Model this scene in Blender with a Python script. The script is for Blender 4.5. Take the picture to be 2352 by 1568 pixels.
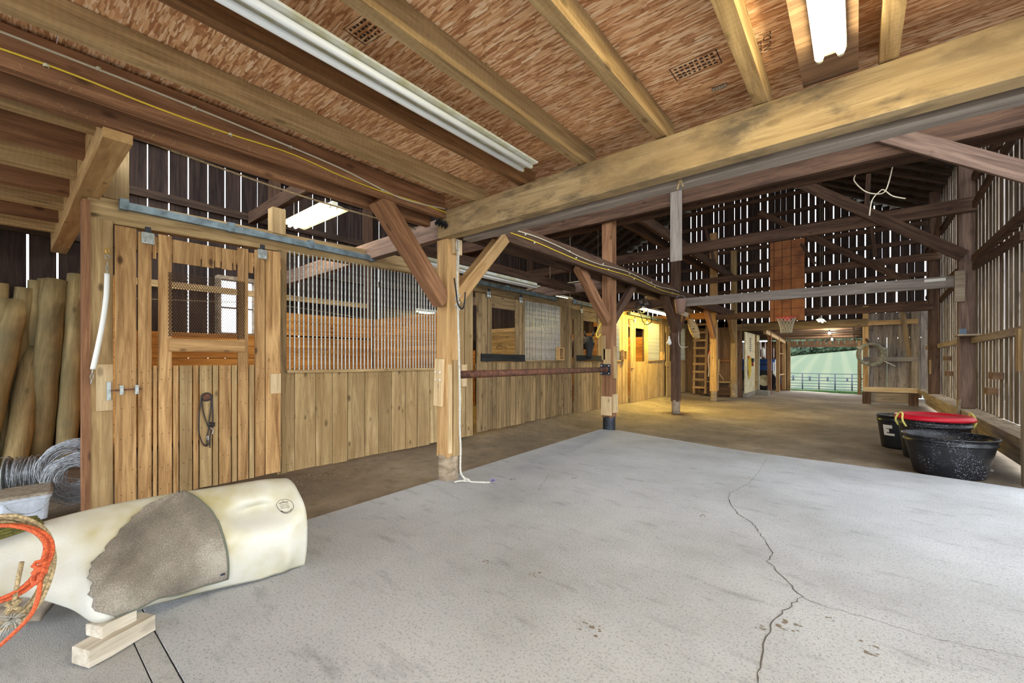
import bpy, bmesh, math, random
from mathutils import Vector as V, Matrix as MX, noise as NZ
random.seed(11)
R = random.uniform
for o in list(bpy.data.objects): bpy.data.objects.remove(o)
sc = bpy.context.scene
COL = sc.collection
PI = math.pi

# ------------------------------------------------------------------ camera, sky, exposure
F, CXP, HY, H = 964.0, 1176.0, 826.0, 1.3          # focal length and horizon of the photograph in pixels, eye height in metres
YAW = math.atan2(793, F)
cd = bpy.data.cameras.new('camera'); cam = bpy.data.objects.new('camera', cd); COL.objects.link(cam)
cd.sensor_width = 36; cd.lens = 36 * F / 2352; cd.shift_y = (HY - 784) / 2352; cd.clip_end = 600; cd.clip_start = .02
cam.location = (0, 0, H); cam.rotation_euler = (PI / 2, 0, YAW)
sc.camera = cam
wd = bpy.data.worlds.new('sky'); sc.world = wd; wd.use_nodes = True
bg = wd.node_tree.nodes['Background']
bg.inputs[0].default_value = (0.86, 0.93, 1.0, 1); bg.inputs[1].default_value = 1.9
sc.view_settings.view_transform = 'Standard'; sc.view_settings.look = 'None'
sc.view_settings.gamma = 1; sc.view_settings.use_curve_mapping = False
sc.view_settings.exposure = 1.72

def ray(u, v):
    a = (u - CXP) / F; b = (HY - v) / F
    s, c = math.sin(YAW), math.cos(YAW)
    return V((-s + a * c, c + a * s, b))
EYE = V((0, 0, H))
def PX(u, v, x): d = ray(u, v); return EYE + d * (x / d.x)
def PY(u, v, y): d = ray(u, v); return EYE + d * (y / d.y)
def PZ(u, v, z=0.): d = ray(u, v); return EYE + d * ((z - H) / d.z)
def yx(u, x): d = ray(u, HY); return x / d.x * d.y          # where a vertical picture column meets the plane X = x
def xy(u, y): d = ray(u, HY); return y / d.y * d.x

# ------------------------------------------------------------------ object helpers
WM = {}
def tag(o, label=None, cat=None, group=None, kind=None):
    if label: o['label'] = label
    if cat: o['category'] = cat
    if group: o['group'] = group
    if kind: o['kind'] = kind
    return o
def link(o, parent, mw):
    COL.objects.link(o); WM[o.name] = mw
    if parent is not None:
        o.parent = parent; o.matrix_local = WM[parent.name].inverted() @ mw
    else:
        o.matrix_local = mw
    return o
def empty(name, loc, label=None, cat=None, group=None, kind=None, parent=None):
    o = bpy.data.objects.new(name, None); o.empty_display_size = .1
    link(o, parent, MX.Translation(V(loc)))
    return tag(o, label, cat, group, kind)
def meshdata(name, verts, faces, mat, smooth=False):
    me = bpy.data.meshes.new(name); me.from_pydata([tuple(v) for v in verts], [], faces)
    if mat: me.materials.append(mat)
    if smooth: me.polygons.foreach_set('use_smooth', [True] * len(me.polygons))
    me.update(); return me
def mobj(name, verts, faces, mat, parent=None, smooth=False, **k):
    """world-space vertices -> one object with its origin at the bottom centre"""
    vs = [V(v) for v in verts]
    lo = V([min(v[i] for v in vs) for i in range(3)]); hi = V([max(v[i] for v in vs) for i in range(3)])
    og = V(((lo.x + hi.x) / 2, (lo.y + hi.y) / 2, lo.z))
    o = bpy.data.objects.new(name, meshdata(name, [v - og for v in vs], faces, mat, smooth))
    link(o, parent, MX.Translation(og)); return tag(o, **k)
def inst(name, me, mw, parent=None, **k):
    o = bpy.data.objects.new(name, me); link(o, parent, mw); return tag(o, **k)
BOXF = [(0, 3, 2, 1), (4, 5, 6, 7), (0, 1, 5, 4), (1, 2, 6, 5), (2, 3, 7, 6), (3, 0, 4, 7)]
def boxv(x0, x1, y0, y1, z0, z1):
    return [(x0, y0, z0), (x1, y0, z0), (x1, y1, z0), (x0, y1, z0), (x0, y0, z1), (x1, y0, z1), (x1, y1, z1), (x0, y1, z1)]
def frame(p0, p1, up):
    p0 = V(p0); p1 = V(p1); ax = (p1 - p0).normalized(); up = V(up)
    zz = (up - ax * up.dot(ax))
    if zz.length < 1e-4: zz = V((1, 0, 0)) - ax * ax.x
    zz.normalize(); yy = zz.cross(ax)
    m = MX((ax, yy, zz)).transposed().to_4x4(); m.translation = p0
    return m, (p1 - p0).length
def beam(name, p0, p1, w, h, mat, parent=None, up=(0, 0, 1), jit=0., seg=1, bev=0., **k):
    """timber from p0 to p1 (centre line); w across, h along 'up'; grain runs along local X"""
    m, L = frame(p0, p1, up); vs = []; fs = []
    if jit and seg < 2: seg = max(1, int(L / .5))
    for i in range(seg + 1):
        x = L * i / seg; j = jit
        c = [(-w / 2, -h / 2), (w / 2, -h / 2), (w / 2, h / 2), (-w / 2, h / 2)]
        for (a, b) in c: vs.append((x + (R(-j, j) if 0 < i < seg else 0), a + R(-j, j), b + R(-j, j)))
    for i in range(seg):
        b = i * 4
        for q in range(4): fs.append((b + q, b + (q + 1) % 4, b + 4 + (q + 1) % 4, b + 4 + q))
    fs.append((3, 2, 1, 0)); e = seg * 4; fs.append((e, e + 1, e + 2, e + 3))
    o = bpy.data.objects.new(name, meshdata(name, vs, fs, mat))
    link(o, parent, m)
    if bev:
        b = o.modifiers.new('bevel', 'BEVEL'); b.width = bev; b.segments = 2; b.limit_method = 'ANGLE'
    return tag(o, **k)
def box(name, x0, x1, y0, y1, z0, z1, mat, parent=None, bev=0., **k):
    o = mobj(name, boxv(x0, x1, y0, y1, z0, z1), BOXF, mat, parent, **k)
    if bev:
        b = o.modifiers.new('bevel', 'BEVEL'); b.width = bev; b.segments = 2
    return o
def tubev(pts, r, n=8, closed=False, caps=True, base=0):
    pts = [V(p) for p in pts]; N = len(pts); vs = []; fs = []
    rr = r if isinstance(r, (list, tuple)) else [r] * N
    t0 = (pts[1] - pts[0]).normalized()
    nn = t0.orthogonal().normalized(); prev = t0
    for i in range(N):
        if closed: t = (pts[(i + 1) % N] - pts[i - 1]).normalized()
        else: t = (pts[min(i + 1, N - 1)] - pts[max(i - 1, 0)]).normalized()
        q = prev.rotation_difference(t); nn = (q @ nn); nn = (nn - t * nn.dot(t)).normalized(); prev = t
        bb = t.cross(nn)
        for k in range(n):
            a = 2 * PI * k / n
            vs.append(pts[i] + (nn * math.cos(a) + bb * math.sin(a)) * rr[i])
    for i in range(N if closed else N - 1):
        j = (i + 1) % N
        for k in range(n):
            k2 = (k + 1) % n
            fs.append((base + i * n + k, base + i * n + k2, base + j * n + k2, base + j * n + k))
    if caps and not closed:
        fs.append(tuple(base + k for k in range(n))[::-1]); fs.append(tuple(base + (N - 1) * n + k for k in range(n)))
    return vs, fs
def tube(name, pts, r, mat, parent=None, n=8, closed=False, **k):
    vs, fs = tubev(pts, r, n, closed); return mobj(name, vs, fs, mat, parent, smooth=True, **k)
def tubes(name, runs, mat, parent=None, n=6, **k):
    vs = []; fs = []
    for (pts, r, cl) in runs:
        a, b = tubev(pts, r, n, cl, base=len(vs)); vs += a; fs += b
    return mobj(name, vs, fs, mat, parent, smooth=True, **k)
def smoothpts(pts, n=6, closed=False):
    """Catmull-Rom through the points"""
    P = [V(p) for p in pts]; N = len(P); out = []
    for i in range(N if closed else N - 1):
        if closed: a, b, c, d = P[i - 1], P[i], P[(i + 1) % N], P[(i + 2) % N]
        else: a, b, c, d = P[max(i - 1, 0)], P[i], P[i + 1], P[min(i + 2, N - 1)]
        for k in range(n):
            t = k / n
            out.append(.5 * ((2 * b) + (c - a) * t + (2 * a - 5 * b + 4 * c - d) * t * t + (3 * b - a - 3 * c + d) * t ** 3))
    if not closed: out.append(P[-1])
    return out
def lathev(prof, n=32, c=(0, 0, 0), sx=1., sy=1.):
    vs = []; fs = []
    for (r, z) in prof:
        for k in range(n):
            a = 2 * PI * k / n; vs.append((c[0] + r * sx * math.cos(a), c[1] + r * sy * math.sin(a), c[2] + z))
    for i in range(len(prof) - 1):
        for k in range(n):
            k2 = (k + 1) % n; fs.append((i * n + k, i * n + k2, (i + 1) * n + k2, (i + 1) * n + k))
    return vs, fs
def loft(rings, caps=True):
    n = len(rings[0]); vs = [p for r in rings for p in r]; fs = []
    for i in range(len(rings) - 1):
        for k in range(n):
            k2 = (k + 1) % n; fs.append((i * n + k, i * n + k2, (i + 1) * n + k2, (i + 1) * n + k))
    if caps: fs.append(tuple(range(n))[::-1]); fs.append(tuple((len(rings) - 1) * n + k for k in range(n)))
    return vs, fs
def join(*parts):
    vs = []; fs = []
    for a, b in parts:
        o = len(vs); vs += list(a); fs += [tuple(i + o for i in f) for f in b]
    return vs, fs
def fixn(o):
    bm = bmesh.new(); bm.from_mesh(o.data); bmesh.ops.recalc_face_normals(bm, faces=bm.faces[:]); bm.to_mesh(o.data); bm.free(); return o

# ------------------------------------------------------------------ materials
def lin(c):
    f = lambda x: x / 12.92 if x <= .04045 else ((x + .055) / 1.055) ** 2.4
    return tuple(f(q / 255.) for q in c) + (1.,)
class N:
    def __init__(s, name):
        s.m = bpy.data.materials.new(name); s.m.use_nodes = True; s.t = s.m.node_tree; s.n = s.t.nodes; s.l = s.t.links
        s.b = s.n['Principled BSDF']
    def a(s, typ, ins=None, **p):
        n = s.n.new(typ)
        for k, v in p.items(): setattr(n, k, v)
        for k, v in (ins or {}).items(): s.set(n, k, v)
        return n
    def set(s, n, k, v):
        i = n.inputs[k]
        if hasattr(v, 'is_linked') or isinstance(v, bpy.types.NodeSocket): s.l.new(v, i)
        else: i.default_value = v
    def mapv(s, vec, scale=(1, 1, 1), rot=(0, 0, 0), loc=(0, 0, 0)):
        return s.a('ShaderNodeMapping', {0: vec, 'Scale': scale, 'Rotation': rot, 'Location': loc}).outputs[0]
    def noise(s, vec, scale=5., det=4., rough=.55, dist=0.):
        n = s.a('ShaderNodeTexNoise', {'Scale': scale, 'Detail': det, 'Roughness': rough, 'Distortion': dist}); s.l.new(vec, n.inputs['Vector']); return n.outputs[0]
    def ramp(s, fac, stops, interp='LINEAR'):
        n = s.a('ShaderNodeValToRGB'); n.color_ramp.interpolation = interp; e = n.color_ramp.elements
        while len(e) < len(stops): e.new(.5)
        for i, (p, c) in enumerate(stops): e[i].position = p; e[i].color = c if len(c) == 4 else lin(c)
        s.l.new(fac, n.inputs[0]); return n.outputs[0]
    def mix(s, fac, a, b, blend='MIX'):
        n = s.a('ShaderNodeMix', data_type='RGBA', blend_type=blend); s.set(n, 0, fac); s.set(n, 6, a); s.set(n, 7, b); return n.outputs[2]
    def math(s, op, a, b=0., c=0.):
        n = s.a('ShaderNodeMath', operation=op); s.set(n, 0, a); s.set(n, 1, b); s.set(n, 2, c); return n.outputs[0]
    def bump(s, h, strength=.3, dist=.01):
        n = s.a('ShaderNodeBump', {'Strength': strength, 'Distance': dist}); s.l.new(h, n.inputs['Height']); s.l.new(n.outputs[0], s.b.inputs['Normal'])
    def coord(s): return s.a('ShaderNodeTexCoord').outputs['Object']
    def geo(s): return s.a('ShaderNodeNewGeometry').outputs['Position']
    def fin(s, col, rough=.8, metal=0.):
        s.set(s.b, 'Base Color', col); s.set(s.b, 'Roughness', rough); s.set(s.b, 'Metallic', metal); return s.m
BW = lambda v: (v, v, v, 1)
def wood(name, dark, light, var=.35, rough=.82, knots=.5, stain=None, saw=0., gl=1., blot=None, st=(.52, .66)):
    s = N(name); oi = s.a('ShaderNodeObjectInfo'); rnd = oi.outputs['Random']
    off = s.a('ShaderNodeCombineXYZ', {0: s.math('MULTIPLY', rnd, 37.), 1: s.math('MULTIPLY', rnd, 91.), 2: s.math('MULTIPLY', rnd, 53.)}).outputs[0]
    p = s.a('ShaderNodeVectorMath', {0: s.coord(), 1: off}, operation='ADD').outputs[0]
    g1 = s.noise(s.mapv(p, (1.1, 14 * gl, 14 * gl)), 1., 6, .6, .8)
    g2 = s.noise(s.mapv(p, (5, 120 * gl, 120 * gl)), 1., 3, .6)
    f = s.math('ADD', s.math('MULTIPLY', g1, .75), s.math('MULTIPLY', g2, .25))
    md = tuple((a + b) / 2 for a, b in zip(dark, light))
    col = s.ramp(f, [(.34, dark), (.48, md), (.64, light)])
    ck = s.noise(s.mapv(p, (1.3, 46 * gl, 46 * gl)), 1., 4, .7, .4)
    col = s.mix(s.math('MULTIPLY', s.ramp(ck, [(.60, BW(0)), (.70, BW(1))]), .55), col, tuple(c * .45 for c in lin(dark)[:3]) + (1,))
    sp = s.noise(p, 55., 3, .6)
    col = s.mix(s.math('MULTIPLY', s.ramp(sp, [(.66, BW(0)), (.72, BW(1))]), .35), col, tuple(c * .4 for c in lin(dark)[:3]) + (1,))
    if knots:
        v = s.a('ShaderNodeTexVoronoi', {'Scale': 1.}, feature='F1'); s.l.new(s.mapv(p, (3.6, 7.5, 7.5)), v.inputs['Vector'])
        k = s.ramp(v.outputs['Distance'], [(.0, BW(1)), (.10, BW(1)), (.19, BW(0))])
        k = s.math('MULTIPLY', k, s.ramp(s.a('ShaderNodeSeparateColor', {0: v.outputs['Color']}).outputs[0], [(.55, BW(0)), (.60, BW(1))]))
        col = s.mix(s.math('MULTIPLY', k, knots), col, tuple(c * .25 for c in lin(dark)[:3]) + (1,))
    if stain:
        b = s.noise(s.mapv(p, (2.2, 5, 5)), 1., 5, .65)
        k = s.ramp(b, [(st[0], BW(0)), (st[1], BW(1))]); col = s.mix(s.math('MULTIPLY', k, .8), col, lin(stain))
    if blot:
        b = s.noise(p, 1.6, 3, .6); k = s.ramp(b, [(.42, BW(0)), (.62, BW(1))]); col = s.mix(s.math('MULTIPLY', k, .6), col, lin(blot))
    if saw:
        w = s.a('ShaderNodeTexWave', {'Scale': 9., 'Distortion': 7., 'Detail': 3.}, wave_type='BANDS', bands_direction='X'); s.l.new(p, w.inputs['Vector'])
        col = s.mix(s.math('MULTIPLY', w.outputs['Fac'], saw), col, BW(.0), 'MIX')
    val = s.math('ADD', s.math('MULTIPLY', rnd, var), 1 - var * .55)
    col = s.mix(1., col, s.a('ShaderNodeCombineXYZ', {0: val, 1: val, 2: val}).outputs[0], 'MULTIPLY')
    s.bump(f, .35, .006); s.set(s.b, 'Specular IOR Level', .2)
    return s.fin(col, rough)
def plain(name, c, rough=.6, metal=0., var=.0, spec=.5, nscale=20., dirt=None, bump=0.):
    s = N(name); p = s.coord(); col = lin(c)
    if var or dirt:
        n = s.noise(p, nscale, 5, .6); d = dirt or tuple(q * (1 - var) for q in c)
        col = s.ramp(n, [(.38, d), (.62, c)])
        if bump: s.bump(n, bump, .004)
    s.set(s.b, 'Specular IOR Level', spec)
    return s.fin(col, rough, metal)
def glow(name, c, strength):
    s = N(name); s.set(s.b, 'Emission Color', c + (1,)); s.set(s.b, 'Emission Strength', strength); return s.fin((.9, .9, .9, 1), .4)

M_DOOR = wood('wood_honey', (124, 88, 52), (204, 164, 112), .35, knots=.85)
M_STALL = wood('wood_stall_plank', (132, 106, 70), (196, 168, 122), .34, knots=.75, blot=(150, 120, 80))
M_STALL2 = wood('wood_stall_old', (102, 82, 56), (164, 137, 98), .40, knots=.6, stain=(72, 58, 42), st=(.58, .72))
M_GOLD = wood('wood_orange_lining', (150, 92, 38), (214, 150, 76), .35, knots=.7)
M_PALE = wood('wood_pale_new', (176, 146, 104), (224, 200, 160), .2, knots=.5)
M_POST = wood('wood_post_tan', (146, 108, 66), (208, 172, 122), .25, knots=.6, blot=(176, 140, 92))
M_POSTG = wood('wood_post_weathered', (120, 104, 86), (178, 160, 136), .25, knots=.4)
M_BEAM = wood('wood_main_beam', (148, 122, 88), (204, 180, 138), .12, knots=.5, stain=(92, 82, 70), st=(.47, .60), blot=(176, 148, 104))
M_GREY = wood('wood_grey_beam', (112, 102, 94), (158, 146, 134), .15, knots=.3)
M_DARK = wood('wood_dark_frame', (58, 42, 34), (106, 80, 62), .35, knots=.5)
M_RED = wood('wood_red_brown', (104, 70, 48), (166, 122, 88), .3, knots=.6)
M_JOIST = wood('wood_joist', (136, 108, 72), (196, 166, 120), .30, knots=.5, saw=.07)
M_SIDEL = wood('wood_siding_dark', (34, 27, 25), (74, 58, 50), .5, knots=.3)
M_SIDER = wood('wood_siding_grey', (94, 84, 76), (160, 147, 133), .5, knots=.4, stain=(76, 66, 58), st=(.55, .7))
M_SHADE = wood('wood_lean_to', (96, 72, 54), (150, 118, 90), .3, knots=.4)
M_LOG = wood('wood_fence_log', (124, 104, 68), (186, 164, 118), .35, knots=.5, gl=.6, blot=(112, 106, 78))
M_RAFT = wood('wood_rafter', (46, 36, 30), (88, 70, 56), .3, knots=.2)
M_BLACKB = wood('wood_black_board', (24, 24, 24), (48, 46, 44), .2, knots=0)
M_TRACK = plain('galvanised_track', (128, 144, 150), .5, .35, var=.3, nscale=8)
M_BAR = plain('galvanised_bar', (186, 188, 182), .38, .45, var=.2, nscale=30)
M_GALV = plain('galvanised_plate', (178, 184, 180), .45, .4, var=.2, nscale=25)
M_RUST = plain('rusty_iron', (118, 74, 52), .75, .2, dirt=(70, 44, 34), nscale=14)
M_MESHW = plain('rusty_mesh', (86, 62, 44), .7, .3)
M_STEELD = plain('dark_steel_plate', (62, 66, 74), .5, .5, var=.4, nscale=30)
M_WIRE = plain('zinc_wire', (196, 200, 206), .45, .3, var=.3, nscale=40)
M_BOLT = plain('bolt_zinc', (200, 202, 205), .35, .7)
M_NAIL = plain('nail_hole', (40, 28, 18), .9)
M_WHITE = plain('white_enamel', (226, 226, 216), .45, dirt=(196, 190, 150), nscale=6)
M_TUBEOFF = plain('tube_glass_white', (236, 238, 238), .25)
M_BRASS = plain('brass', (190, 150, 70), .35, .8)
M_HOSE = plain('white_plastic_hose', (232, 232, 226), .4)
M_ROPEW = plain('white_rope', (222, 218, 206), .9, var=.25, nscale=120, bump=.6)
M_ROPET = plain('tan_rope', (196, 172, 128), .9, var=.35, nscale=110, bump=.6)
M_ROPEO = plain('orange_rope', (232, 104, 58), .85, var=.3, nscale=120, bump=.6)
M_ROPEG = plain('olive_rope', (112, 108, 48), .9, var=.35, nscale=110, bump=.6)
M_CORD = plain('black_cord', (24, 24, 26), .6)
M_WIREY = plain('yellow_cable', (222, 190, 58), .5)
M_WIREW = plain('pale_cable', (206, 196, 170), .5)
M_LEATHER = plain('dark_leather', (46, 32, 30), .5, var=.4, nscale=40)
M_PLASTB = plain('black_rubber', (22, 23, 26), .38)
M_RED_P = plain('red_plastic', (206, 22, 44), .35)
M_CLEARB = plain('milky_plastic', (196, 202, 212), .35, var=.12)
M_LID = plain('dusty_lid', (168, 158, 140), .7, dirt=(130, 118, 100), nscale=30)
M_STRAW = plain('straw', (190, 170, 120), .9)
M_PURPLE = plain('purple_fuzz', (130, 120, 170), .9)
M_PAINTW = plain('white_painted_panel', (222, 214, 178), .7, dirt=(196, 186, 146), nscale=5)
M_BLUE = plain('tractor_blue', (44, 96, 168), .35, dirt=(38, 78, 138), nscale=6)
M_TIRE = plain('tyre', (34, 34, 36), .8)
M_RIM = plain('cream_rim', (206, 192, 150), .5)
M_ENG = plain('engine_grime', (38, 38, 40), .7)
M_RIMR = plain('rim_red', (212, 40, 30), .45)
M_PIPEF = plain('fence_pipe', (54, 58, 66), .6, .3)
M_HORSE = plain('horse_coat', (44, 28, 26), .55, dirt=(26, 18, 18), nscale=5)
M_HORSEB = plain('horse_neck_brown', (86, 48, 40), .5)
M_EYE = plain('horse_eye', (10, 8, 8), .12)
M_CREAMSTK = plain('paper_sticker', (216, 210, 196), .7)
M_STAMP = plain('stamp_ink', (58, 44, 34), .9)
M_METALROOF = plain('roof_sheet', (96, 98, 100), .6, .3, var=.3, nscale=2)
M_BLOCK = plain('concrete_block', (158, 152, 138), .9, var=.25, nscale=30, bump=.5)
M_FELT = plain('sack_mat', (150, 136, 116), .95, dirt=(108, 96, 82), nscale=16, bump=.8)
M_TUBEON = glow('tube_lit', (1., .90, .66), 18.)
M_TUBEON2 = glow('tube_lit_warm', (1., .78, .20), 75.)
M_BLOCKW = wood('wood_weathered_block', (164, 152, 132), (214, 204, 188), .15, knots=.3)
M_BULB = glow('bulb_lit', (1., .95, .85), 420.)
M_LAMPW = glow('tube_lit_white', (1., .90, .56), 15.)

def m_osb():
    s = N('osb_sheet'); p = s.coord(); col = s.ramp(s.noise(p, 30, 3, .6), [(.35, (150, 100, 64)), (.6, (198, 144, 100))])
    for q, (rot, sx, sy, th) in enumerate(((.15, 6, 44, .40), (.75, 7, 56, .36), (-.45, 6.5, 50, .38), (1.30, 8, 52, .34), (-.95, 8, 58, .34), (.42, 5.5, 40, .36), (-.12, 6, 48, .34), (.22, 7, 70, .32))):
        v = s.a('ShaderNodeTexVoronoi', {'Scale': 1., 'Randomness': 1.}, feature='F1', distance='CHEBYCHEV'); s.l.new(s.mapv(p, (sx, sy, 1), (0, 0, rot), (q * 3.7, q * 5.3, 0)), v.inputs['Vector'])
        sp = s.a('ShaderNodeSeparateColor', {0: v.outputs['Color']})
        k = s.math('MULTIPLY', s.ramp(v.outputs['Distance'], [(th - .03, BW(1)), (th + .03, BW(0))]), s.ramp(sp.outputs[1], [(.42, BW(0)), (.44, BW(1))]))
        fl = s.ramp(sp.outputs[0], [(.0, (170, 114, 74)), (.3, (216, 162, 116)), (.65, (234, 188, 142)), (1., (250, 222, 184))])
        gr = s.noise(s.mapv(p, (14, 220, 1), (0, 0, rot)), 1., 2, .5); fl = s.mix(s.math('MULTIPLY', s.ramp(gr, [(.5, BW(0)), (.7, BW(1))]), .35), fl, lin((150, 98, 60)))
        col = s.mix(k, col, fl)
    big = s.noise(p, 1.1, 3, .6); col = s.mix(s.math('MULTIPLY', s.ramp(big, [(.5, BW(0)), (.66, BW(1))]), .25), col, lin((150, 100, 64)))
    s.set(s.b, 'Specular IOR Level', .15)
    return s.fin(col, .75)
M_OSB = m_osb()
def m_concrete(name, c0, c1, c2, grain):
    s = N(name); p = s.geo()
    n1 = s.noise(p, .7, 6, .6); n2 = s.noise(s.mapv(p, (3, 9, 3), (0, 0, .5)), 1., 6, .62); n3 = s.noise(p, grain, 3, .7)
    col = s.ramp(n1, [(.32, c0), (.5, c1), (.68, c2)])
    col = s.mix(s.math('MULTIPLY', s.ramp(n2, [(.56, BW(0)), (.72, BW(1))]), .45), col, lin(tuple(q * .72 for q in c0)))
    v = s.noise(p, 48, 3, .6); col = s.mix(s.math('MULTIPLY', s.ramp(v, [(.66, BW(0)), (.74, BW(1))]), .30), col, lin((92, 84, 72)))
    col = s.mix(s.math('MULTIPLY', s.ramp(n3, [(.34, BW(1)), (.48, BW(0))]), .55), col, lin(tuple(q * .62 for q in c0)))
    n4 = s.noise(p, grain * 2.6, 2, .6); s.bump(s.math('ADD', s.math('MULTIPLY', n3, .5), n4), .75, .006)
    return s.fin(col, .9)
M_CONC = m_concrete('concrete_slab', (154, 153, 152), (174, 174, 175), (188, 188, 190), 75)
M_CONC2 = m_concrete('concrete_smooth', (156, 153, 148), (174, 172, 168), (186, 185, 182), 120)
def m_dirt():
    s = N('packed_dirt'); p = s.geo(); n1 = s.noise(p, .55, 6, .65); n2 = s.noise(p, 6, 6, .65); n3 = s.noise(p, 90, 2, .6)
    col = s.ramp(n1, [(.34, (100, 84, 66)), (.5, (124, 107, 86)), (.66, (152, 136, 114))])
    col = s.mix(s.math('MULTIPLY', s.ramp(n2, [(.5, BW(0)), (.7, BW(1))]), .5), col, lin((84, 68, 52)))
    col = s.mix(s.math('MULTIPLY', s.ramp(n3, [(.64, BW(0)), (.72, BW(1))]), .5), col, lin((206, 196, 178)))
    s.bump(s.math('ADD', n2, s.math('MULTIPLY', n3, .4)), .6, .02); return s.fin(col, .95)
M_DIRT = m_dirt()
def m_grass(name, a, b, c, stripes=True):
    s = N(name); p = s.geo(); n = s.noise(p, 3., 6, .7); col = s.ramp(n, [(.3, a), (.55, b), (.75, c)])
    if stripes:
        w = s.a('ShaderNodeTexWave', {'Scale': .14, 'Distortion': .8, 'Detail': 2., 'Detail Scale': .3}, bands_direction='X'); s.l.new(s.mapv(p, (1, 1, 1), (0, 0, -.03)), w.inputs['Vector'])
        col = s.mix(s.math('MULTIPLY', s.ramp(w.outputs['Fac'], [(.45, BW(0)), (.9, BW(1))]), .30), col, lin((88, 86, 52)))
    return s.fin(col, .95)
M_FIELD = m_grass('mown_field', (34, 50, 16), (43, 62, 22), (56, 72, 32))
M_GRASS = m_grass('green_grass', (48, 84, 34), (62, 100, 44), (84, 120, 60), False)
M_YARD = plain('bounce_gravel', (150, 146, 138), .95, var=.25, nscale=3)  # assumed gravel, neutral pale grey chosen for the light it bounces indoors
M_LEAF = plain('tree_leaves', (66, 84, 58), .8, dirt=(34, 50, 36), nscale=.8)
M_LEAF2 = plain('tree_leaves_yellow', (112, 106, 66), .8, dirt=(70, 78, 48), nscale=.8)
M_BARK = plain('tree_bark', (74, 60, 48), .9)
def m_sled():
    s = N('cream_fibreglass'); p = s.coord(); n = s.noise(p, 3.2, 3, .55); f = s.noise(p, 160, 2, .5)
    col = s.ramp(n, [(.34, (172, 160, 116)), (.46, (192, 186, 164)), (.6, (204, 201, 190))])
    col = s.mix(s.math('MULTIPLY', s.ramp(f, [(.45, BW(0)), (.7, BW(1))]), .12), col, lin((150, 140, 110)))
    s.set(s.b, 'Specular IOR Level', .4); return s.fin(col, .38)
M_SLED = m_sled()
def m_mat():
    s = N('grey_worn_mat'); p = s.coord(); n1 = s.noise(p, 3.5, 3, .55); n2 = s.noise(p, 190, 3, .7)
    col = s.ramp(s.math('ADD', s.math('MULTIPLY', n1, .55), s.math('MULTIPLY', n2, .45)), [(.36, (92, 84, 74)), (.5, (124, 115, 102)), (.62, (164, 156, 142))]); s.bump(n2, .6, .004); return s.fin(col, .95)
M_MAT = m_mat()
def m_tub():
    s = N('speckled_black_tub'); p = s.coord(); v = s.noise(p, 85, 2, .6); z = s.noise(p, 4, 3, .6)
    k = s.math('MULTIPLY', s.ramp(v, [(.60, BW(0)), (.66, BW(1))]), s.ramp(z, [(.45, BW(0)), (.6, BW(1))]))
    return s.fin(s.mix(s.math('MULTIPLY', k, .8), lin((24, 25, 30)), lin((176, 180, 190))), s.math('ADD', s.math('MULTIPLY', k, .4), .36))
M_TUB = m_tub()
def m_backboard():
    s = N('orange_backboard'); p = s.coord(); n = s.noise(p, 2.4, 5, .6); return s.fin(s.ramp(n, [(.35, (118, 66, 28)), (.5, (150, 90, 42)), (.66, (168, 106, 54))]), .7)
M_BOARD = m_backboard()
def m_glass():
    s = N('dusty_window_glass'); s.set(s.b, 'Transmission Weight', 1.); s.set(s.b, 'IOR', 1.1); return s.fin((.96, .97, 1, 1), .35)
M_GLASS = m_glass()
# ------------------------------------------------------------------ ground
def grid(x0, x1, y0, y1, nx, ny, zf):
    vs = [(x0 + (x1 - x0) * i / nx, y0 + (y1 - y0) * j / ny, 0) for j in range(ny + 1) for i in range(nx + 1)]
    vs = [(x, y, zf(x, y)) for x, y, _ in vs]
    fs = [(j * (nx + 1) + i, j * (nx + 1) + i + 1, (j + 1) * (nx + 1) + i + 1, (j + 1) * (nx + 1) + i) for j in range(ny) for i in range(nx)]
    return vs, fs
def sm(a, b, x): t = max(0, min(1, (x - a) / (b - a))); return t * t * (3 - 2 * t)
def dirt_z(x, y):
    z = -.05 + .018 * NZ.noise(V((x * .9, y * .9, 1))) + .01 * NZ.noise(V((x * 3, y * 3, 5)))
    z += .13 * sm(-4.2, -5.2, x) * sm(4.2, 7.5, y)
    z -= .14 * sm(17.5, 24, y) + .05 * sm(18, 24, y) * sm(-2.5, 0, x)
    return z
vs, fs = grid(-8.2, 1.75, -4.5, 24.3, 70, 190, dirt_z)
floor = mobj('floor', vs, fs, M_DIRT, smooth=True, kind='structure', label='packed brown dirt floor of the barn aisle and drive')
mobj('yard_ground', *grid(-70, 70, -70, 24.6, 4, 4, lambda x, y: -.34), M_YARD, kind='structure', label='yard around the barn, its pale gravel made up to bounce daylight in')
def field_z(x, y):
    zr = 3.9 + .10 * max(-60, min(40, x))
    z = -.30 - .85 * sm(25, 40, y) + (zr + 1.15) * sm(44, 150, y) ** .9 - 6 * sm(150, 260, y)
    return z + .08 * NZ.noise(V((x * .08, y * .08, 3)))
mobj('hill_field', *grid(-110, 110, 24.4, 260, 60, 90, field_z), M_FIELD, smooth=True, kind='structure', label='mown green hill field beyond the far barn opening')
def slab(name, pts, z0, z1, mat, **k):
    n = len(pts); vs = [(x, y, z0) for x, y in pts] + [(x, y, z1) for x, y in pts]
    fs = [tuple(range(n))[::-1], tuple(range(n, 2 * n))] + [(i, (i + 1) % n, n + (i + 1) % n, n + i) for i in range(n)]
    return mobj(name, vs, fs, mat, **k)
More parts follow.
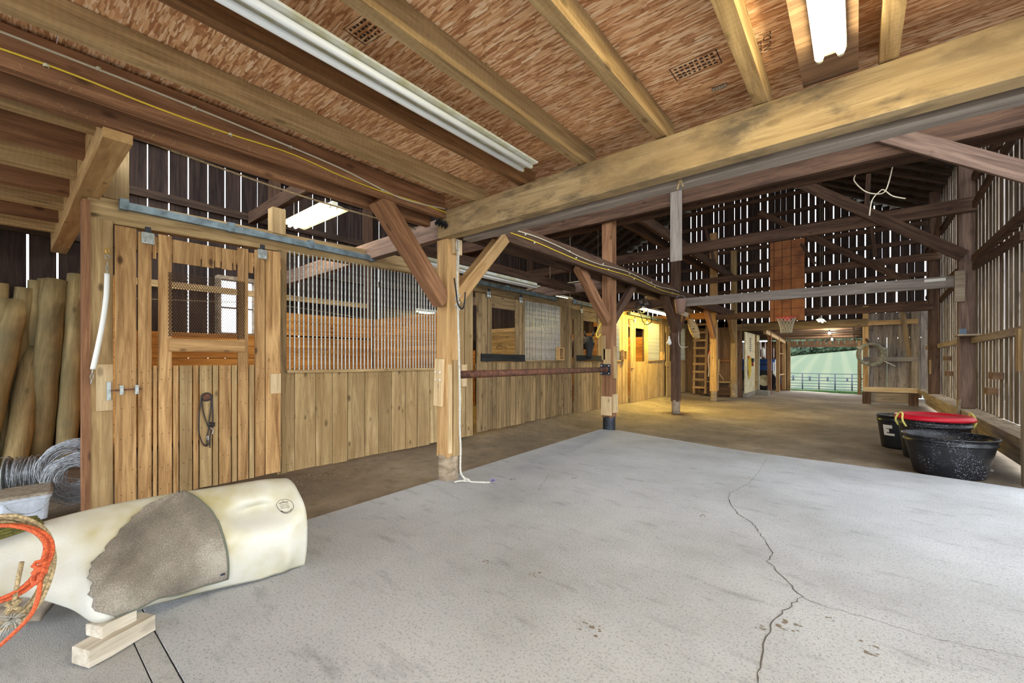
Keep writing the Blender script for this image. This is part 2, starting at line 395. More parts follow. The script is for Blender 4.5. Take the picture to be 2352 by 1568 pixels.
def wob(pts, a=.02, step=.25):
    out = []
    for i in range(len(pts)):
        p = V(pts[i]); q = V(pts[(i + 1) % len(pts)]); n = max(1, int((q - p).length / step)) if (abs(q.x) < 3 and abs(p.x) < 3.9) else 1
        for k in range(n):
            r = p.lerp(q, k / n); out.append((r.x + (R(-a, a) if 0 < k else 0), r.y + (R(-a, a) if 0 < k else 0)))
    return out
slabp = wob([(-3.42, .47), (4.2, .47), (4.2, 6.3), (1.38, 6.34), (1.30, 6.55), (.5, 6.67), (-1.3, 6.72), (-3.35, 7.22), (-3.72, 7.12), (-3.52, 3.0), (-3.45, 1.5)], .012)
fl2 = slab('floor_slab', slabp, -.12, 0., M_CONC, kind='structure', label='broom-finished grey concrete slab with a long crack')
fl3 = slab('floor_apron', [(-4.7, -4.5), (4.2, -4.5), (4.2, .382), (-2.9, .385), (-4.7, .34)], -.12, -.008, M_CONC2, kind='structure', label='smooth older concrete apron beside the slab')
slab('strip', [(-3.3, .390), (4.2, .388), (4.2, .462), (-3.3, .464)], -.12, -.004, M_CONC2, parent=fl3)
M_CRACK = plain('crack_shadow', (84, 78, 70), .95)
def crack(pix, w, par, z=.0015):
    pts = [PZ(u, v, 0) for u, v in pix]; P = []
    for i in range(len(pts) - 1):
        n = max(2, int((pts[i + 1] - pts[i]).length / .035))
        for k in range(n): P.append(pts[i].lerp(pts[i + 1], k / n) + V((R(-.008, .008), R(-.008, .008), 0)))
    P.append(pts[-1]); vs = []; fs = []
    for i, p in enumerate(P):
        t = (P[min(i + 1, len(P) - 1)] - P[max(0, i - 1)]).normalized(); nn = V((-t.y, t.x, 0)); ww = w * R(.35, 1.)
        vs += [(p.x + nn.x * ww, p.y + nn.y * ww, z), (p.x - nn.x * ww, p.y - nn.y * ww, z)]
    fs = [(2 * i, 2 * i + 1, 2 * i + 3, 2 * i + 2) for i in range(len(P) - 1)]
    mobj('crack', vs, fs, M_CRACK, par)
crack([(1735, 1568), (1755, 1510), (1752, 1480), (1778, 1420), (1842, 1370), (1825, 1352), (1805, 1330), (1762, 1288), (1775, 1275), (1772, 1262), (1745, 1225), (1728, 1200), (1695, 1180), (1674, 1150), (1676, 1132)], .0035, fl2)
crack([(1676, 1132), (1720, 1110), (1745, 1080), (1762, 1050)], .0022, fl2)
crack([(1842, 1372), (1900, 1395), (2000, 1420), (2130, 1462), (2352, 1510)], .0016, fl2)
crack([(1674, 1152), (1600, 1146), (1500, 1140)], .0012, fl2)
crack([(1235, 1128), (1248, 1108), (1262, 1090)], .0016, fl2)
crack([(960, 1215), (1080, 1170)], .0012, fl2)
crack([(1320, 1030), (1372, 1002)], .0018, fl2)
mud = plain('dark_mud', (118, 106, 90), .95)
for (u, v, s_) in [(1815, 1440, .05), (1180, 1100, .04), (1320, 1098, .035), (1358, 1440, .05), (2000, 1490, .05), (1470, 1105, .02), (1905, 1420, .02), (1750, 1440, .03), (1612, 1184, .03), (1120, 1290, .03), (1230, 1318, .03)]:
    for q in range(9):
        c = PZ(u, v) + V((R(-s_, s_), R(-s_, s_), 0)); n = 9; q_ = R(.1, .5); rr = [s_ * q_ * R(.4, 1.) for _ in range(n)]; st = R(.3, 1)
        mobj('mud_smear', [(c.x, c.y, .003)] + [(c.x + rr[i] * math.cos(2 * PI * i / n), c.y + st * rr[i] * math.sin(2 * PI * i / n), .0012) for i in range(n)], [(0, i + 1, (i + 1) % n + 1) for i in range(n)], mud, fl2)

# ------------------------------------------------------------------ roof
RX, RZ, PITCH = -3.3, 8.0, .5
roofz = lambda x: RZ - PITCH * abs(x - RX)
WL, WR, GY = -8.15, 1.62, 17.0
roof = empty('roof', (RX, 8, 5.5), kind='structure', label='barn roof of dark rafters, spaced sheathing and metal sheet')
for s_ in (-1, 1):
    xe = WR + .25 if s_ > 0 else WL - .25
    y = 3.6
    while y < 17:
        beam('rafter', (RX, y, RZ - .10), (xe, y, roofz(xe) - .10), .05, .14, M_RAFT, roof); y += .61
    n = 17
    for i in range(n):
        t = (i + .5) / n; x = RX + (xe - RX) * t
        beam('sheathing_board', (x, 3.3, roofz(x) - .012), (x, 17.35, roofz(x) - .012), .21, .022, M_RAFT, roof, up=(s_ * PITCH, 0, 1))
    mobj('roof_sheet', [(RX, -1, RZ + .02), (xe + .1 * s_, -1, roofz(xe) + .0), (xe + .1 * s_, 17.6, roofz(xe) + .0), (RX, 17.6, RZ + .02),
                        (RX, -1, RZ + .03), (xe + .1 * s_, -1, roofz(xe) + .012), (xe + .1 * s_, 17.6, roofz(xe) + .012), (RX, 17.6, RZ + .03)], BOXF, M_METALROOF, roof)

# ------------------------------------------------------------------ left outer wall
wall_left = empty('wall_left', (WL, 8, 0), kind='structure', label='dark vertical board siding of the outer wall behind the stalls')
WY0, WY1, WZ0, WZ1 = 2.22, 2.82, 1.70, 2.68
y = -4.0; i = 0
while y < GY:
    w = R(.20, .26); g = random.choice([.006, .010, .013, .016])
    if y < 5.2: g = random.choice([.010, .014, .018, .022])
    cuts = sorted({y, y + w} | {q for q in (WY0, WY1) if y < q < y + w})
    for c0, c1 in zip(cuts, cuts[1:]):
        cm = (c0 + c1) / 2; segs = [(-.25, WZ0), (WZ1, roofz(WL) - .1)] if WY0 < cm < WY1 else [(-.25, roofz(WL) - .1)]
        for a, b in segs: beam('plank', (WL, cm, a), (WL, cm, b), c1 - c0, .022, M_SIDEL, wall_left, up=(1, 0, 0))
    y += w + g
for z in (.6, 1.45, 2.95, 3.75, 4.55, 5.3): beam('girt', (WL + .05, -4, z), (WL + .05, GY, z), .05, .12, M_RAFT, wall_left)
for yy in (.9, 3.1, 4.95, 7.25, 10.7, 14.7): beam('wall_post', (WL + .09, yy, 0), (WL + .09, yy, 5.3), .16, .14, M_DARK, wall_left, up=(1, 0, 0))

# ------------------------------------------------------------------ right wall
wall_right = empty('wall_right', (WR, 11.8, 0), kind='structure', label='weathered grey board wall with daylight between the boards')
y = 6.75
while y < GY:
    w = R(.13, .22); g = R(.03, .085)
    beam('plank', (WR, y + w / 2, .46), (WR, y + w / 2, 5.45), w, .014, M_SIDER, wall_right, up=(1, 0, R(-.0, .0)))
    y += w + g
beam('sill_beam', (1.48, 6.85, .40), (1.48, GY, .40), .26, .11, M_POSTG, wall_right)
beam('skirt_plank', (1.50, 6.85, .26), (1.50, GY, .26), .05, .15, M_POSTG, wall_right)
beam('skirt_plank', (1.54, 6.85, .10), (1.54, GY, .10), .05, .14, M_POSTG, wall_right)
for a, b in ((6.85, 10.55), (10.95, 14.5), (14.85, 16.9)):
    for z in (1.66, 3.05, 4.4):
        beam('girt', (1.555, a, z), (1.555, b, z + R(-.03, .03)), .09, .10, M_POSTG if z < 2 else M_DARK, wall_right)
for (u0, v0, u1, v1) in ((2238, 612, 2350, 540), (2238, 470, 2350, 275), (2160, 690, 2205, 640)):
    beam('wall_brace', PX(u0, v0, 1.52), PX(u1, v1, 1.52), .05, .11, M_DARK, wall_right)
for p in ((2255, 970), (2215, 890)):
    pass
for (yy, z, n) in ((9.3, .78, 2), (9.0, 1.02, 2), (13, .95, 2), (13.2, 1.28, 2)):
    box('nailer_block', 1.50, 1.605, yy, yy + .28, z, z + .10, M_SHADE, wall_right)

# ------------------------------------------------------------------ far gable wall
wall_far = empty('wall_far', (RX, GY, 0), kind='structure', label='far gable wall of dark boards pierced by bright daylight slits')
x = WL
while x < WR:
    w = R(.15, .23); g = random.choice([.003, .014, .020, .026, .034]); xc = x + w / 2
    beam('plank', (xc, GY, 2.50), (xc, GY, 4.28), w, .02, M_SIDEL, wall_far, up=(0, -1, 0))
    x += w + g
x = WL
while x < WR:
    w = R(.15, .23); g = random.choice([.003, .012, .020, .028]); xc = x + w / 2
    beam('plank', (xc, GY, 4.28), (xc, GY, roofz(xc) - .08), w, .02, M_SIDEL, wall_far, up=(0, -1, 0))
    x += w + g
x = WL
while x < -3.25:
    w = R(.16, .22); beam('plank', (x + w / 2, GY, -.1), (x + w / 2, GY, 2.72), w, .02, M_SHADE, wall_far, up=(0, -1, 0)); x += w + .004
x = .28
while x < WR - .1:
    w = R(.17, .25); beam('plank', (x + w / 2, GY, .45), (x + w / 2, GY, 2.72), w, .022, M_SIDER, wall_far, up=(0, -1, 0)); x += w + .006
for z in (2.95, 3.42, 3.78, 4.28, 4.75, 5.25, 5.75, 6.3, 6.9):
    hw = min((RZ - z) / PITCH - .2, 20); x0 = max(WL + .05, RX - hw); x1 = min(WR - .05, RX + hw)
    beam('girt', (x0, GY - .055, z), (x1, GY - .055, z), .06, .13, M_DARK, wall_far)
beam('lintel_beam', (-3.35, GY - .10, 2.46), (.25, GY - .10, 2.44), .14, .24, M_STALL2, wall_far)
# the short board panel right of the opening
beam('panel_stud', (.20, GY - .08, .36), (.20, GY - .08, 2.95), .14, .12, M_POST, wall_far, up=(0, -1, 0))
beam('panel_stud', (1.30, GY - .08, .36), (1.30, GY - .08, 2.7), .16, .12, M_POSTG, wall_far, up=(0, -1, 0))
for z, m_ in ((.40, M_PALE), (1.32, M_GREY), (2.42, M_POST)):
    beam('panel_rail', (.14, GY - .105, z), (1.36, GY - .105, z), .1, .14, m_, wall_far)
for z in (.08, .25): beam('skirt_plank', (.22, GY - .03, z), (1.35, GY - .03, z), .05, .16, M_POSTG, wall_far)
beam('footing_post', (.22, GY - .07, -.12), (.22, GY - .07, .33), .2, .2, M_DARK, wall_far, up=(0, -1, 0))
beam('footing_post', (1.27, GY - .07, -.12), (1.27, GY - .07, .33), .2, .2, M_DARK, wall_far, up=(0, -1, 0))
beam('panel_brace', (1.18, GY - .17, 1.40), (1.02, GY - .17, 2.75), .12, .04, M_STALL2, wall_far, up=(0, -1, 0))
# dark feed alcove left of the opening
for z in (1.28,): beam('panel_rail', (-4.55, GY - .05, z), (-3.4, GY - .05, z), .06, .12, M_RED, wall_far)
for yy in (): pass

# ------------------------------------------------------------------ loft ceiling over the near bay
ceiling = empty('ceiling', (-.5, 0, 3.03), kind='structure', label='loft floor of OSB sheets on rough sawn joists')
def osb(x0, x1, y0, y1): box('osb_panel', x0 + .003, x1 - .003, y0 + .003, y1 - .003, 3.032, 3.05, M_OSB, ceiling)
row = 0; y1 = 3.85
while y1 > -4.4:
    x = -3.62; first = 1.5 if row % 2 else 2.44
    xs = [x]; x += first
    while x < 4.2: xs.append(x); x += 2.44
    xs.append(4.3)
    for a, b in zip(xs, xs[1:]): osb(a, b, y1 - 1.22, y1)
    y1 -= 1.22; row += 1
JX = [.13, -.46, -1.08, -1.72, -2.34, -2.97, .75, 1.37, 1.99, 2.61, 3.23]
for x in JX: beam('joist', (x, -4.4, 2.955), (x, 3.14, 2.955), .078, .148, M_JOIST if x > -2 else wood('wood_joist_brown', (96, 66, 40), (150, 110, 72), .25, saw=.05) if x == -2.34 else M_JOIST, ceiling, jit=.002, seg=6)
for x, zz in ((-3.38, 2.90), (-3.62, 2.86)): beam('girder', (x, -4.4, zz), (x, 2.96, zz), .07, .22, M_RED, ceiling, jit=.002, seg=6)
# board floor of the loft over the left storage bay
for i in range(18):
    x0 = -8.1 + i * .25
    box('loft_board', x0, x0 + .243, -4.4, .55, 3.03, 3.055, M_JOIST, ceiling)
for i, x in enumerate([-3.98, -4.55, -5.12, -5.7, -6.28, -6.86, -7.44]):
    beam('joist', (x, -4.4, 2.93), (x, .40, 2.93), .09, .20, M_RED if i % 2 else M_JOIST, ceiling, jit=.002, seg=5)
beam('cross_beam', (-8.05, .47, 2.84), (-3.62, .47, 2.84), .14, .30, M_POST, ceiling, jit=.004, seg=8)

# ------------------------------------------------------------------ lean-to beyond the gable
LY = 24.2
leanto = empty('wall_lean_to', (-1.2, LY, -.2), kind='structure', label='open lean-to beyond the gable with board outer wall and wide opening')
x = -8.0
while x < 3:
    w = R(.16, .2)
    if x + w < -2.5 or x > 0.05:
        beam('plank', (x + w / 2, LY, -.3), (x + w / 2, LY, 2.20), w, .02, M_RED if x < -2.5 else M_SHADE, leanto, up=(0, -1, 0))
    else:
        beam('plank', (x + w / 2, LY, 1.93), (x + w / 2, LY, 2.19), w, .02, M_SHADE, leanto, up=(0, -1, 0))
    x += w + (R(.003, .010) if x < -2.6 else R(.02, .05))
beam('header_beam', (-2.6, LY - .05, 1.96), (.15, LY - .05, 1.93), .06, .1, M_SHADE, leanto)
for x in (-2.55, .08): beam('opening_post', (x, LY - .08, -.3), (x, LY - .08, 2.2), .14, .12, M_STALL2, leanto, up=(0, -1, 0))
for i in range(9):
    yy = 17.6 + i * .8; zz = 2.60 - (yy - 17) * .046
    beam('purlin', (-8, yy, zz), (3, yy, zz), .09, .05, M_SHADE, leanto)
    box('roof_strip', -8, 3, yy - .4, yy + .39, zz + .04, zz + .055, M_METALROOF if i % 3 else M_SHADE, leanto)
for x in (-5, -2.7, -.1, 2.2): beam('rafter', (x, 17.1, 2.50), (x, LY, 2.20), .05, .10, M_SHADE, leanto)
# stud wall beside the tractor bay
for yy in (19.5, 21.8, 23.8): beam('stud', (-2.71, yy, -.12), (-2.71, yy, 2.40 - .04 * (yy - 19.5)), .16, .13, M_RED if yy < 20 else M_POST, leanto, up=(1, 0, 0))
beam('top_plate', (-2.71, 18.4, 2.36), (-2.71, LY - .1, 2.12), .1, .12, M_PALE, leanto)
for z in (.62, 1.58): beam('shelf_rail', (-2.71, 21.9, z), (-2.71, 23.7, z), .06, .05, M_POST, leanto)
for xs_ in (-8.02, 3.02): box('side_wall', xs_ - .01, xs_ + .01, 17.1, LY, -.3, 2.3, M_SHADE, leanto)
# wall right of the opening
for z in (.45, 1.15): beam('girt', (.12, LY - .06, z), (.9, LY - .06, z), .05, .06, M_SHADE, leanto)
M_DARK2 = wood('wood_brown_grey_post', (84, 66, 56), (140, 114, 98), .2, knots=.5)
# ------------------------------------------------------------------ heavy frame: posts, beams, braces
def post(name, x, y, w, z0, z1, mat, label, base=None, group=None):
    t = empty(name, (x, y, 0), label, 'post', group)
    beam('shaft', (x, y, z0), (x, y, z1), w, w, mat, t, up=(1, 0, 0), jit=.004, seg=8, bev=.006)
    if base:
        r, zt, bm_ = base
        prof = [(0, -.06)] + [(r * (1 + .04 * math.sin(q * 3.1)), -.06 + (zt + .06) * q / 6) for q in range(7)] + [(0, zt)]
        v_, f_ = lathev(prof, 14, (x, y, 0))
        v_ = [(a + .012 * NZ.noise(V((a * 20, b * 20, 0))), b + .012 * NZ.noise(V((b * 20, a * 20, 9))), c) for a, b, c in v_]
        mobj('round_foot', v_, f_, bm_, t, smooth=True)
    return t
p1 = post('timber_post', -3.465, 3.11, .175, .25, 2.60, M_POST, 'squared timber post with round foot beside the hanging white rope', (.105, .27, M_POSTG))
beam('patch_board', (-3.50, 3.0, .80), (-3.475, 3.0, 1.31), .125, .04, M_PALE, p1, up=(0, -1, 0), bev=.003)
for (a, b) in ((-.035, 1.17), (.035, 1.165), (-.035, 1.09), (.035, 1.085)):
    mobj('bolt', *lathev([(0, -.008), (.013, -.006), (.013, .004), (0, .006)], 10, (-3.48 + a, 2.972, b)), M_BOLT, p1)
beam('corner_batten', (-3.37, 3.05, .30), (-3.37, 3.05, 1.25), .05, .02, M_PALE, p1, up=(1, 0, 0))
beam('corner_batten', (-3.37, 3.14, .26), (-3.37, 3.14, 1.30), .10, .025, M_STALL, p1, up=(1, 0, 0))
beam('brace', (-3.455, 3.02, 1.92), (-3.455, 2.24, 2.80), .15, .17, M_RED, p1, up=(0, 1, 1), bev=.005)
beam('brace', (-3.455, 3.20, 1.98), (-3.455, 4.02, 2.84), .13, .15, M_POST, p1, up=(0, -1, 1), bev=.005)
beam('spacer_block', (-3.36, 3.13, 2.44), (-3.36, 3.13, 2.60), .12, .06, M_PALE, p1, up=(1, 0, 0))
p2 = post('timber_post', -3.60, 7.25, .20, .22, 5.9, M_RED, 'tall timber post with black steel plate at the end of the pipe rail', (.115, .24, M_STEELD))
for (z0, z1, dx, w, m_) in ((.27, .62, .0, .20, M_PALE), (1.05, 1.50, .02, .13, M_STALL), (1.3, 1.75, -.05, .07, M_STALL)):
    beam('patch_board', (-3.60 + dx, 7.13, z0), (-3.60 + dx, 7.13, z1), w, .035, m_, p2, up=(0, -1, 0))
beam('patch_board', (-3.485, 7.26, .95), (-3.485, 7.26, 1.55), .10, .04, M_STALL, p2, up=(1, 0, 0))
beam('patch_board', (-3.48, 7.25, .32), (-3.48, 7.25, .66), .16, .04, M_PALE, p2, up=(1, 0, 0))
beam('brace', (-3.59, 7.12, 2.02), (-3.59, 6.10, 2.86), .13, .17, M_RED, p2, up=(0, 1, 1), bev=.005)
beam('brace', (-3.59, 7.38, 2.04), (-3.59, 8.35, 2.86), .10, .16, M_DARK, p2, up=(0, -1, 1), bev=.005)
box('steel_plate', -3.70, -3.50, 7.085, 7.108, 1.02, 1.22, M_STEELD, p2)
for a in (-3.675, -3.525):
    for b in (1.05, 1.19): mobj('bolt', *lathev([(0, -.01), (.013, -.006), (.013, .006), (0, .01)], 8, (a, 7.082, b)), M_BOLT, p2)
p3 = post('timber_post', -3.52, 10.76, .19, .26, 5.6, M_DARK, 'dark timber post standing in a ring of wood shavings', (.10, .30, M_POSTG))
beam('brace', (-3.51, 10.66, 2.05), (-3.51, 9.86, 2.84), .14, .17, M_DARK, p3, up=(0, 1, 1))
beam('brace', (-3.51, 10.88, 2.06), (-3.51, 11.65, 2.84), .12, .15, M_DARK, p3, up=(0, -1, 1))
p4 = post('timber_post', -3.60, 14.70, .20, .28, 5.4, M_POST, 'pale timber post with red lead rope hung on its side', (.10, .32, M_POSTG))
for (z0, z1, d) in ((.30, 1.05, .0), (.9, 1.32, .03)):
    beam('patch_board', (-3.49 + d, 14.72, z0), (-3.49 + d, 14.72, z1), .12, .04, M_STALL, p4, up=(1, 0, 0))
beam('brace', (-3.59, 14.60, 2.05), (-3.59, 13.75, 2.84), .13, .17, M_RED, p4, up=(0, 1, 1))
p5 = post('timber_post', -3.42, 16.70, .18, -.06, 5.2, M_STALL, 'barn corner post beside the white painted panel', (.12, .45, M_POSTG))
beam('brace', (-3.42, 16.66, 1.95), (-3.42, 15.9, 2.84), .12, .15, M_STALL2, p5, up=(0, 1, 1))
q1 = post('wall_timber_post', 1.47, 10.72, .20, .46, 5.45, M_DARK2, 'broad weathered wall post carrying a small shelf with a blue box')
q2 = post('wall_timber_post', 1.47, 14.68, .20, .45, 5.45, M_DARK, 'dark stained wall post nearest the board panel')
beam('brace', (1.46, 14.55, 3.95), (1.46, 13.6, 4.7), .08, .12, M_DARK, q2, up=(0, 1, 1))
beam('patch_board', (1.39, 14.60, .95), (1.39, 14.60, 1.30), .14, .03, M_STALL, q2, up=(-1, 0, 0))
q3 = empty('wall_timber_post', (1.36, 6.66, 0), 'pale door post at the slab corner beside the black tubs', 'post')
beam('shaft', (1.37, 6.66, 0), (1.37, 6.66, 2.2), .12, .12, M_POSTG, q3, up=(1, 0, 0), jit=.003, seg=5)
beam('patch_board', (1.30, 6.70, 1.18), (1.30, 6.70, 1.62), .10, .04, M_STALL, q3, up=(-1, 0, 0))
post('timber_post', 3.2, 3.05, .18, 0, 2.6, M_POST, 'squared post carrying the far end of the main loft beam')

def thing_beam(name, p0, p1, w, h, mat, label, cat='beam', group=None, up=(0, 0, 1), jit=.004, bev=.006):
    return beam(name, p0, p1, w, h, mat, None, up, jit, 1 if not jit else max(3, int((V(p1) - V(p0)).length / .4)), bev, label=label, cat=cat, group=group)
thing_beam('main_beam', (-3.48, 3.035, 2.737), (3.4, 3.035, 2.737), .13, .272, M_BEAM, 'massive tan loft beam with dark stains over the drive', jit=.003)
thing_beam('second_beam', (-3.30, 3.24, 2.68), (3.4, 3.24, 2.68), .13, .17, M_GREY, 'dusty grey beam lying just behind the massive tan loft beam', jit=.003)
# tie beams across the barn
for yy, dy, lab in ((7.08, 0, 'upper dark tie beam bolted to the near side of the steel-plate post'), (7.42, 0, 'upper dark tie beam bolted to the far side of the steel-plate post')):
    thing_beam('tie_beam', (WL + .1, yy, 3.98), (1.58, yy, 3.97), .09, .26, M_DARK, lab)
thing_beam('tie_beam', (WL + .1, 10.60, 3.98), (1.58, 10.60, 3.97), .10, .24, M_DARK, 'upper dark tie beam level with the shavings-ring post')
thing_beam('cross_rail', (-3.42, 10.58, 2.70), (1.44, 10.58, 2.665), .10, .20, M_GREY, 'long grey cross rail at head height with a paper sticker')
box('sticker', .93, 1.2, 10.524, 10.529, 2.69, 2.74, M_CREAMSTK, bpy.data.objects['cross_rail'])
box('end_block', 1.30, 1.42, 10.44, 10.525, 2.30, 2.83, M_POSTG, bpy.data.objects['cross_rail'])
thing_beam('tie_beam', (WL + .12, 2.72, 3.72), (-3.7, 2.72, 3.75), .10, .2, M_DARK, 'dark tie beam high over the first stall carrying the shop lamp')
thing_beam('tie_beam', (WL + .1, 14.55, 3.86), (1.58, 14.55, 3.84), .09, .18, M_DARK, 'upper tie beam level with the lead-rope post')
thing_beam('cross_rail', (-3.5, 14.55, 2.66), (1.44, 14.55, 2.60), .10, .17, M_DARK, 'dark cross rail below the orange backboard')
# diagonal braces
thing_beam('long_brace', (-.75, 6.98, 4.82), (1.52, 6.98, 3.22),   .06, .20, M_DARK2, 'long reddish diagonal plank nearest the big beam', 'brace', jit=.002)
thing_beam('long_brace', (-2.2, 10.50, 5.99), (1.42, 10.50, 3.08), .06, .20, M_DARK, 'long diagonal plank running down to the shelf post', 'brace', jit=.002)
a_ = PY(1876, 549, 14.47); b_ = PY(2087, 647, 14.47); d_ = (b_ - a_)
thing_beam('long_brace', a_ - d_ * .75, b_ + d_ * .03, .06, .16, M_DARK, 'thin diagonal plank running down toward the dark stained wall post', 'brace', jit=.002)
for (u0, v0, u1, v1, yy, lab) in ((1840, 560, 1872, 606, 14.4, 'short slanting strut right of the orange backboard top'), (1620, 520, 1640, 600, 14.42, 'curved hewn strut left of the orange backboard'), (1995, 400, 1990, 490, 10.9, 'upright strut under the rafters holding loose wires'), (2003, 520, 2010, 590, 14.4, 'short upright strut between the far tie beams')):
    thing_beam('roof_strut', PY(u0, v0, yy), PY(u1, v1, yy), .08, .10, M_DARK, lab, 'strut', up=(0, -1, 0), jit=.003)
thing_beam('hung_board', PY(1553, 600, 7.0), PY(1553, 415, 7.0), .185, .03, M_GREY, 'grey board hanging down from the near tie beam', 'board', up=(0, -1, 0), jit=0)
# plates along the barn
thing_beam('plate_beam', (-3.44, 3.32, 2.92), (-3.44, 16.9, 2.92), .08, .25, M_DARK, 'dark wall plate over the post row with two cables pinned to it')
thing_beam('plate_beam', (-3.76, 3.2, 2.90), (-3.76, 16.9, 2.90), .08, .22, M_DARK, 'second wall plate on the aisle side of the post row')
thing_beam('upper_plate', (-3.43, 7.3, 4.22), (-3.43, 16.9, 4.22), .09, .22, M_DARK, 'upper plate beam running above the post row on the drive side')
thing_beam('upper_plate', (-3.76, 7.3, 4.20), (-3.76, 16.9, 4.20), .09, .20, M_DARK, 'upper plate beam running above the post row on the stall side')
# aisle cross beams, stall wall to post row
for yy, m_, lab in ((3.14, M_DARK2, 'aisle cross beam from the first stall wall to the rope post'), (7.30, M_DARK2, 'aisle cross beam from the second stall to the steel-plate post'), (10.80, M_DARK, 'aisle cross beam carrying the round hanging fan'), (14.72, M_GOLD, 'aisle cross beam near the ladder')):
    thing_beam('aisle_beam', (WL + .2, yy, 2.70), (-3.56, yy, 2.76), .10, .22, m_, lab)
for i, (x, y0, y1, z) in enumerate(((-4.35, 3.3, 7.2, 2.72), (-4.65, 4.9, 7.2, 2.78))):
    thing_beam('aisle_joist', (x, y0, z), (x, y1, z), .07, .14, M_DARK, ['dark joist carrying the unlit channel lamp', 'dark joist above the second stall door'][i], 'beam')
# small shelf with blue box on the shelf post
sh = empty('wall_shelf', (1.38, 10.3, 1.72), 'short plank shelf nailed to the broad wall post', 'shelf')
box('board', 1.30, 1.56, 10.2, 10.62, 1.70, 1.73, M_POSTG, sh); box('batten', 1.52, 1.56, 7.0, 10.62, 1.62, 1.70, M_POSTG, sh)
box('small_box', 1.36, 1.44, 10.44, 10.56, 1.731, 1.83, plain('dull_blue', (96, 112, 128), .6), label='small dull blue box on the plank shelf', cat='box')
beam('leaning_board', (1.26, 10.2, .03), (1.345, 10.35, .62), .12, .025, M_POSTG, None, up=(-1, 0, .3), label='short grey board leaning on the sill beside the broad wall post', cat='board')
# ------------------------------------------------------------------ stall fronts
SX = -5.07            # centre plane of the fixed stall fronts
DX = -4.995           # centre plane of the sliding doors
def vplank(par, y0, y1, z0, z1, mat, x=SX, th=.028, name='plank'):
    x += R(-.003, .003)
    return beam(name, (x, (y0 + y1) / 2, z0), (x, (y0 + y1) / 2, z1), abs(y1 - y0) - R(.006, .011), th, mat, par, up=(1, 0, 0))
BARM = meshdata('bar', *lathev([(.0095, 0), (.0095, 1.0)], 8), M_BAR, True)
BARL = {}
def bars(par, y0, y1, n, z0, z1, x=SX):
    key = round(z1 - z0, 3)
    if key not in BARL: BARL[key] = meshdata('bar', *lathev([(.0095, 0), (.0095, z1 - z0)], 8), M_BAR, True)
    for i in range(n):
        y = y0 + (y1 - y0) * (i + .5) / n
        inst('bar', BARL[key], MX.Translation((x, y + R(-.003, .003), z0)), par)
def hanger(par, y, z, x=DX + .035):
    h = box('hanger_plate', x - .004, x + .004, y - .045, y + .045, z - .05, z + .05, M_GALV, par)
    box('wheel_bracket', x - .012, x + .012, y - .02, y + .02, z + .05, z + .10, M_STEELD, h)
    for d in (-.028, .028): mobj('screw', *lathev([(.009, -.009), (.009, .009)], 8, (x + .006, y + d, z - .03)), M_BOLT, h)
def track(y0, y1, z0, z1, label):
    t = empty('door_track', (-4.985, y0, z0), label, 'track', 'sliding stall door tracks')
    beam('rail', (-4.985, y0, z0), (-4.985, y1, z1), .05, .065, M_TRACK, t)
    n = max(2, int((y1 - y0) / .8) + 1)
    for i in range(n):
        y = y0 + .03 + (y1 - y0 - .06) * i / (n - 1); z = z0 + (z1 - z0) * i / (n - 1)
        box('bracket', -5.02, -4.952, y - .03, y + .03, z - .038, z + .055, M_TRACK, t)

# --- stall 1
t1 = empty('stall_wall', (SX, 2.4, 0), 'plank stall front with tall bar grille beside the open-mesh sliding door', 'stall wall')
beam('corner_post', (-5.12, .545, 0), (-5.12, .545, 2.52), .155, .14, M_STALL, t1, up=(1, 0, 0), bev=.004)
beam('end_board', (-5.10, .455, .0), (-5.10, .455, 2.66), .05, .13, M_RED, t1, up=(1, 0, 0))
beam('upper_post', (-5.13, .645, 2.72), (-5.13, .645, 3.28), .17, .12, M_STALL, t1, up=(1, 0, 0))
beam('header', (-5.13, .47, 2.605), (-5.13, 4.42, 2.70), .11, .215, M_STALL, t1, jit=.003, seg=6, bev=.004)
beam('stub_post', (-5.13, 2.0, 2.73), (-5.13, 2.0, 3.02), .14, .13, M_STALL, t1, up=(1, 0, 0))
beam('jamb_post', (-5.11, 2.03, 0), (-5.11, 2.03, 2.55), .10, .09, M_STALL2, t1, up=(1, 0, 0))
ub = [646, 676, 724, 762, 797, 837, 868, 898, 930, 957, 986, 1003]
yb = [yx(u, SX) for u in ub] + [4.50, 4.72, 4.92, 5.10]
for a, b in zip(yb, yb[1:]): vplank(t1, a, b, .0 + R(0, .02), 1.15, M_STALL)
beam('grille_sill', (SX + .01, 2.07, 1.165), (SX + .01, 4.42, 1.155), .09, .035, M_STALL, t1)
bars(t1, 2.09, 4.36, 43, 1.17, 2.56)
for a, b in ((4.42, 4.66), (4.67, 4.9), (4.905, 5.10)): vplank(t1, a, b, 1.15, 2.6, M_STALL)
beam('cleat', (-5.03, 4.86, .86), (-5.03, 4.86, 1.22), .12, .03, M_PALE, t1, up=(1, 0, 0))
beam('cleat', (-5.03, 4.72, 1.15), (-5.03, 4.72, 1.55), .07, .03, M_PALE, t1, up=(1, 0, 0))
vs = []; fs = []
for a, b in zip(yb, yb[1:]):
    for z in (.10, .62, 1.08):
        for q in (.2, .5, .8):
            y = a + (b - a) * q + R(-.015, .015); zz = z + R(-.012, .012); o_ = len(vs)
            vs += [(SX + .0185, y + .0042 * math.cos(k * PI / 3), zz + .0042 * math.sin(k * PI / 3)) for k in range(6)]; fs.append(tuple(range(o_, o_ + 6)))
mobj('nail_heads', vs, fs, M_NAIL, t1, kind='stuff')
track(yx(274, -4.985), yx(860, -4.985), 2.655, 2.645, 'galvanised door track over the open-mesh stall door')
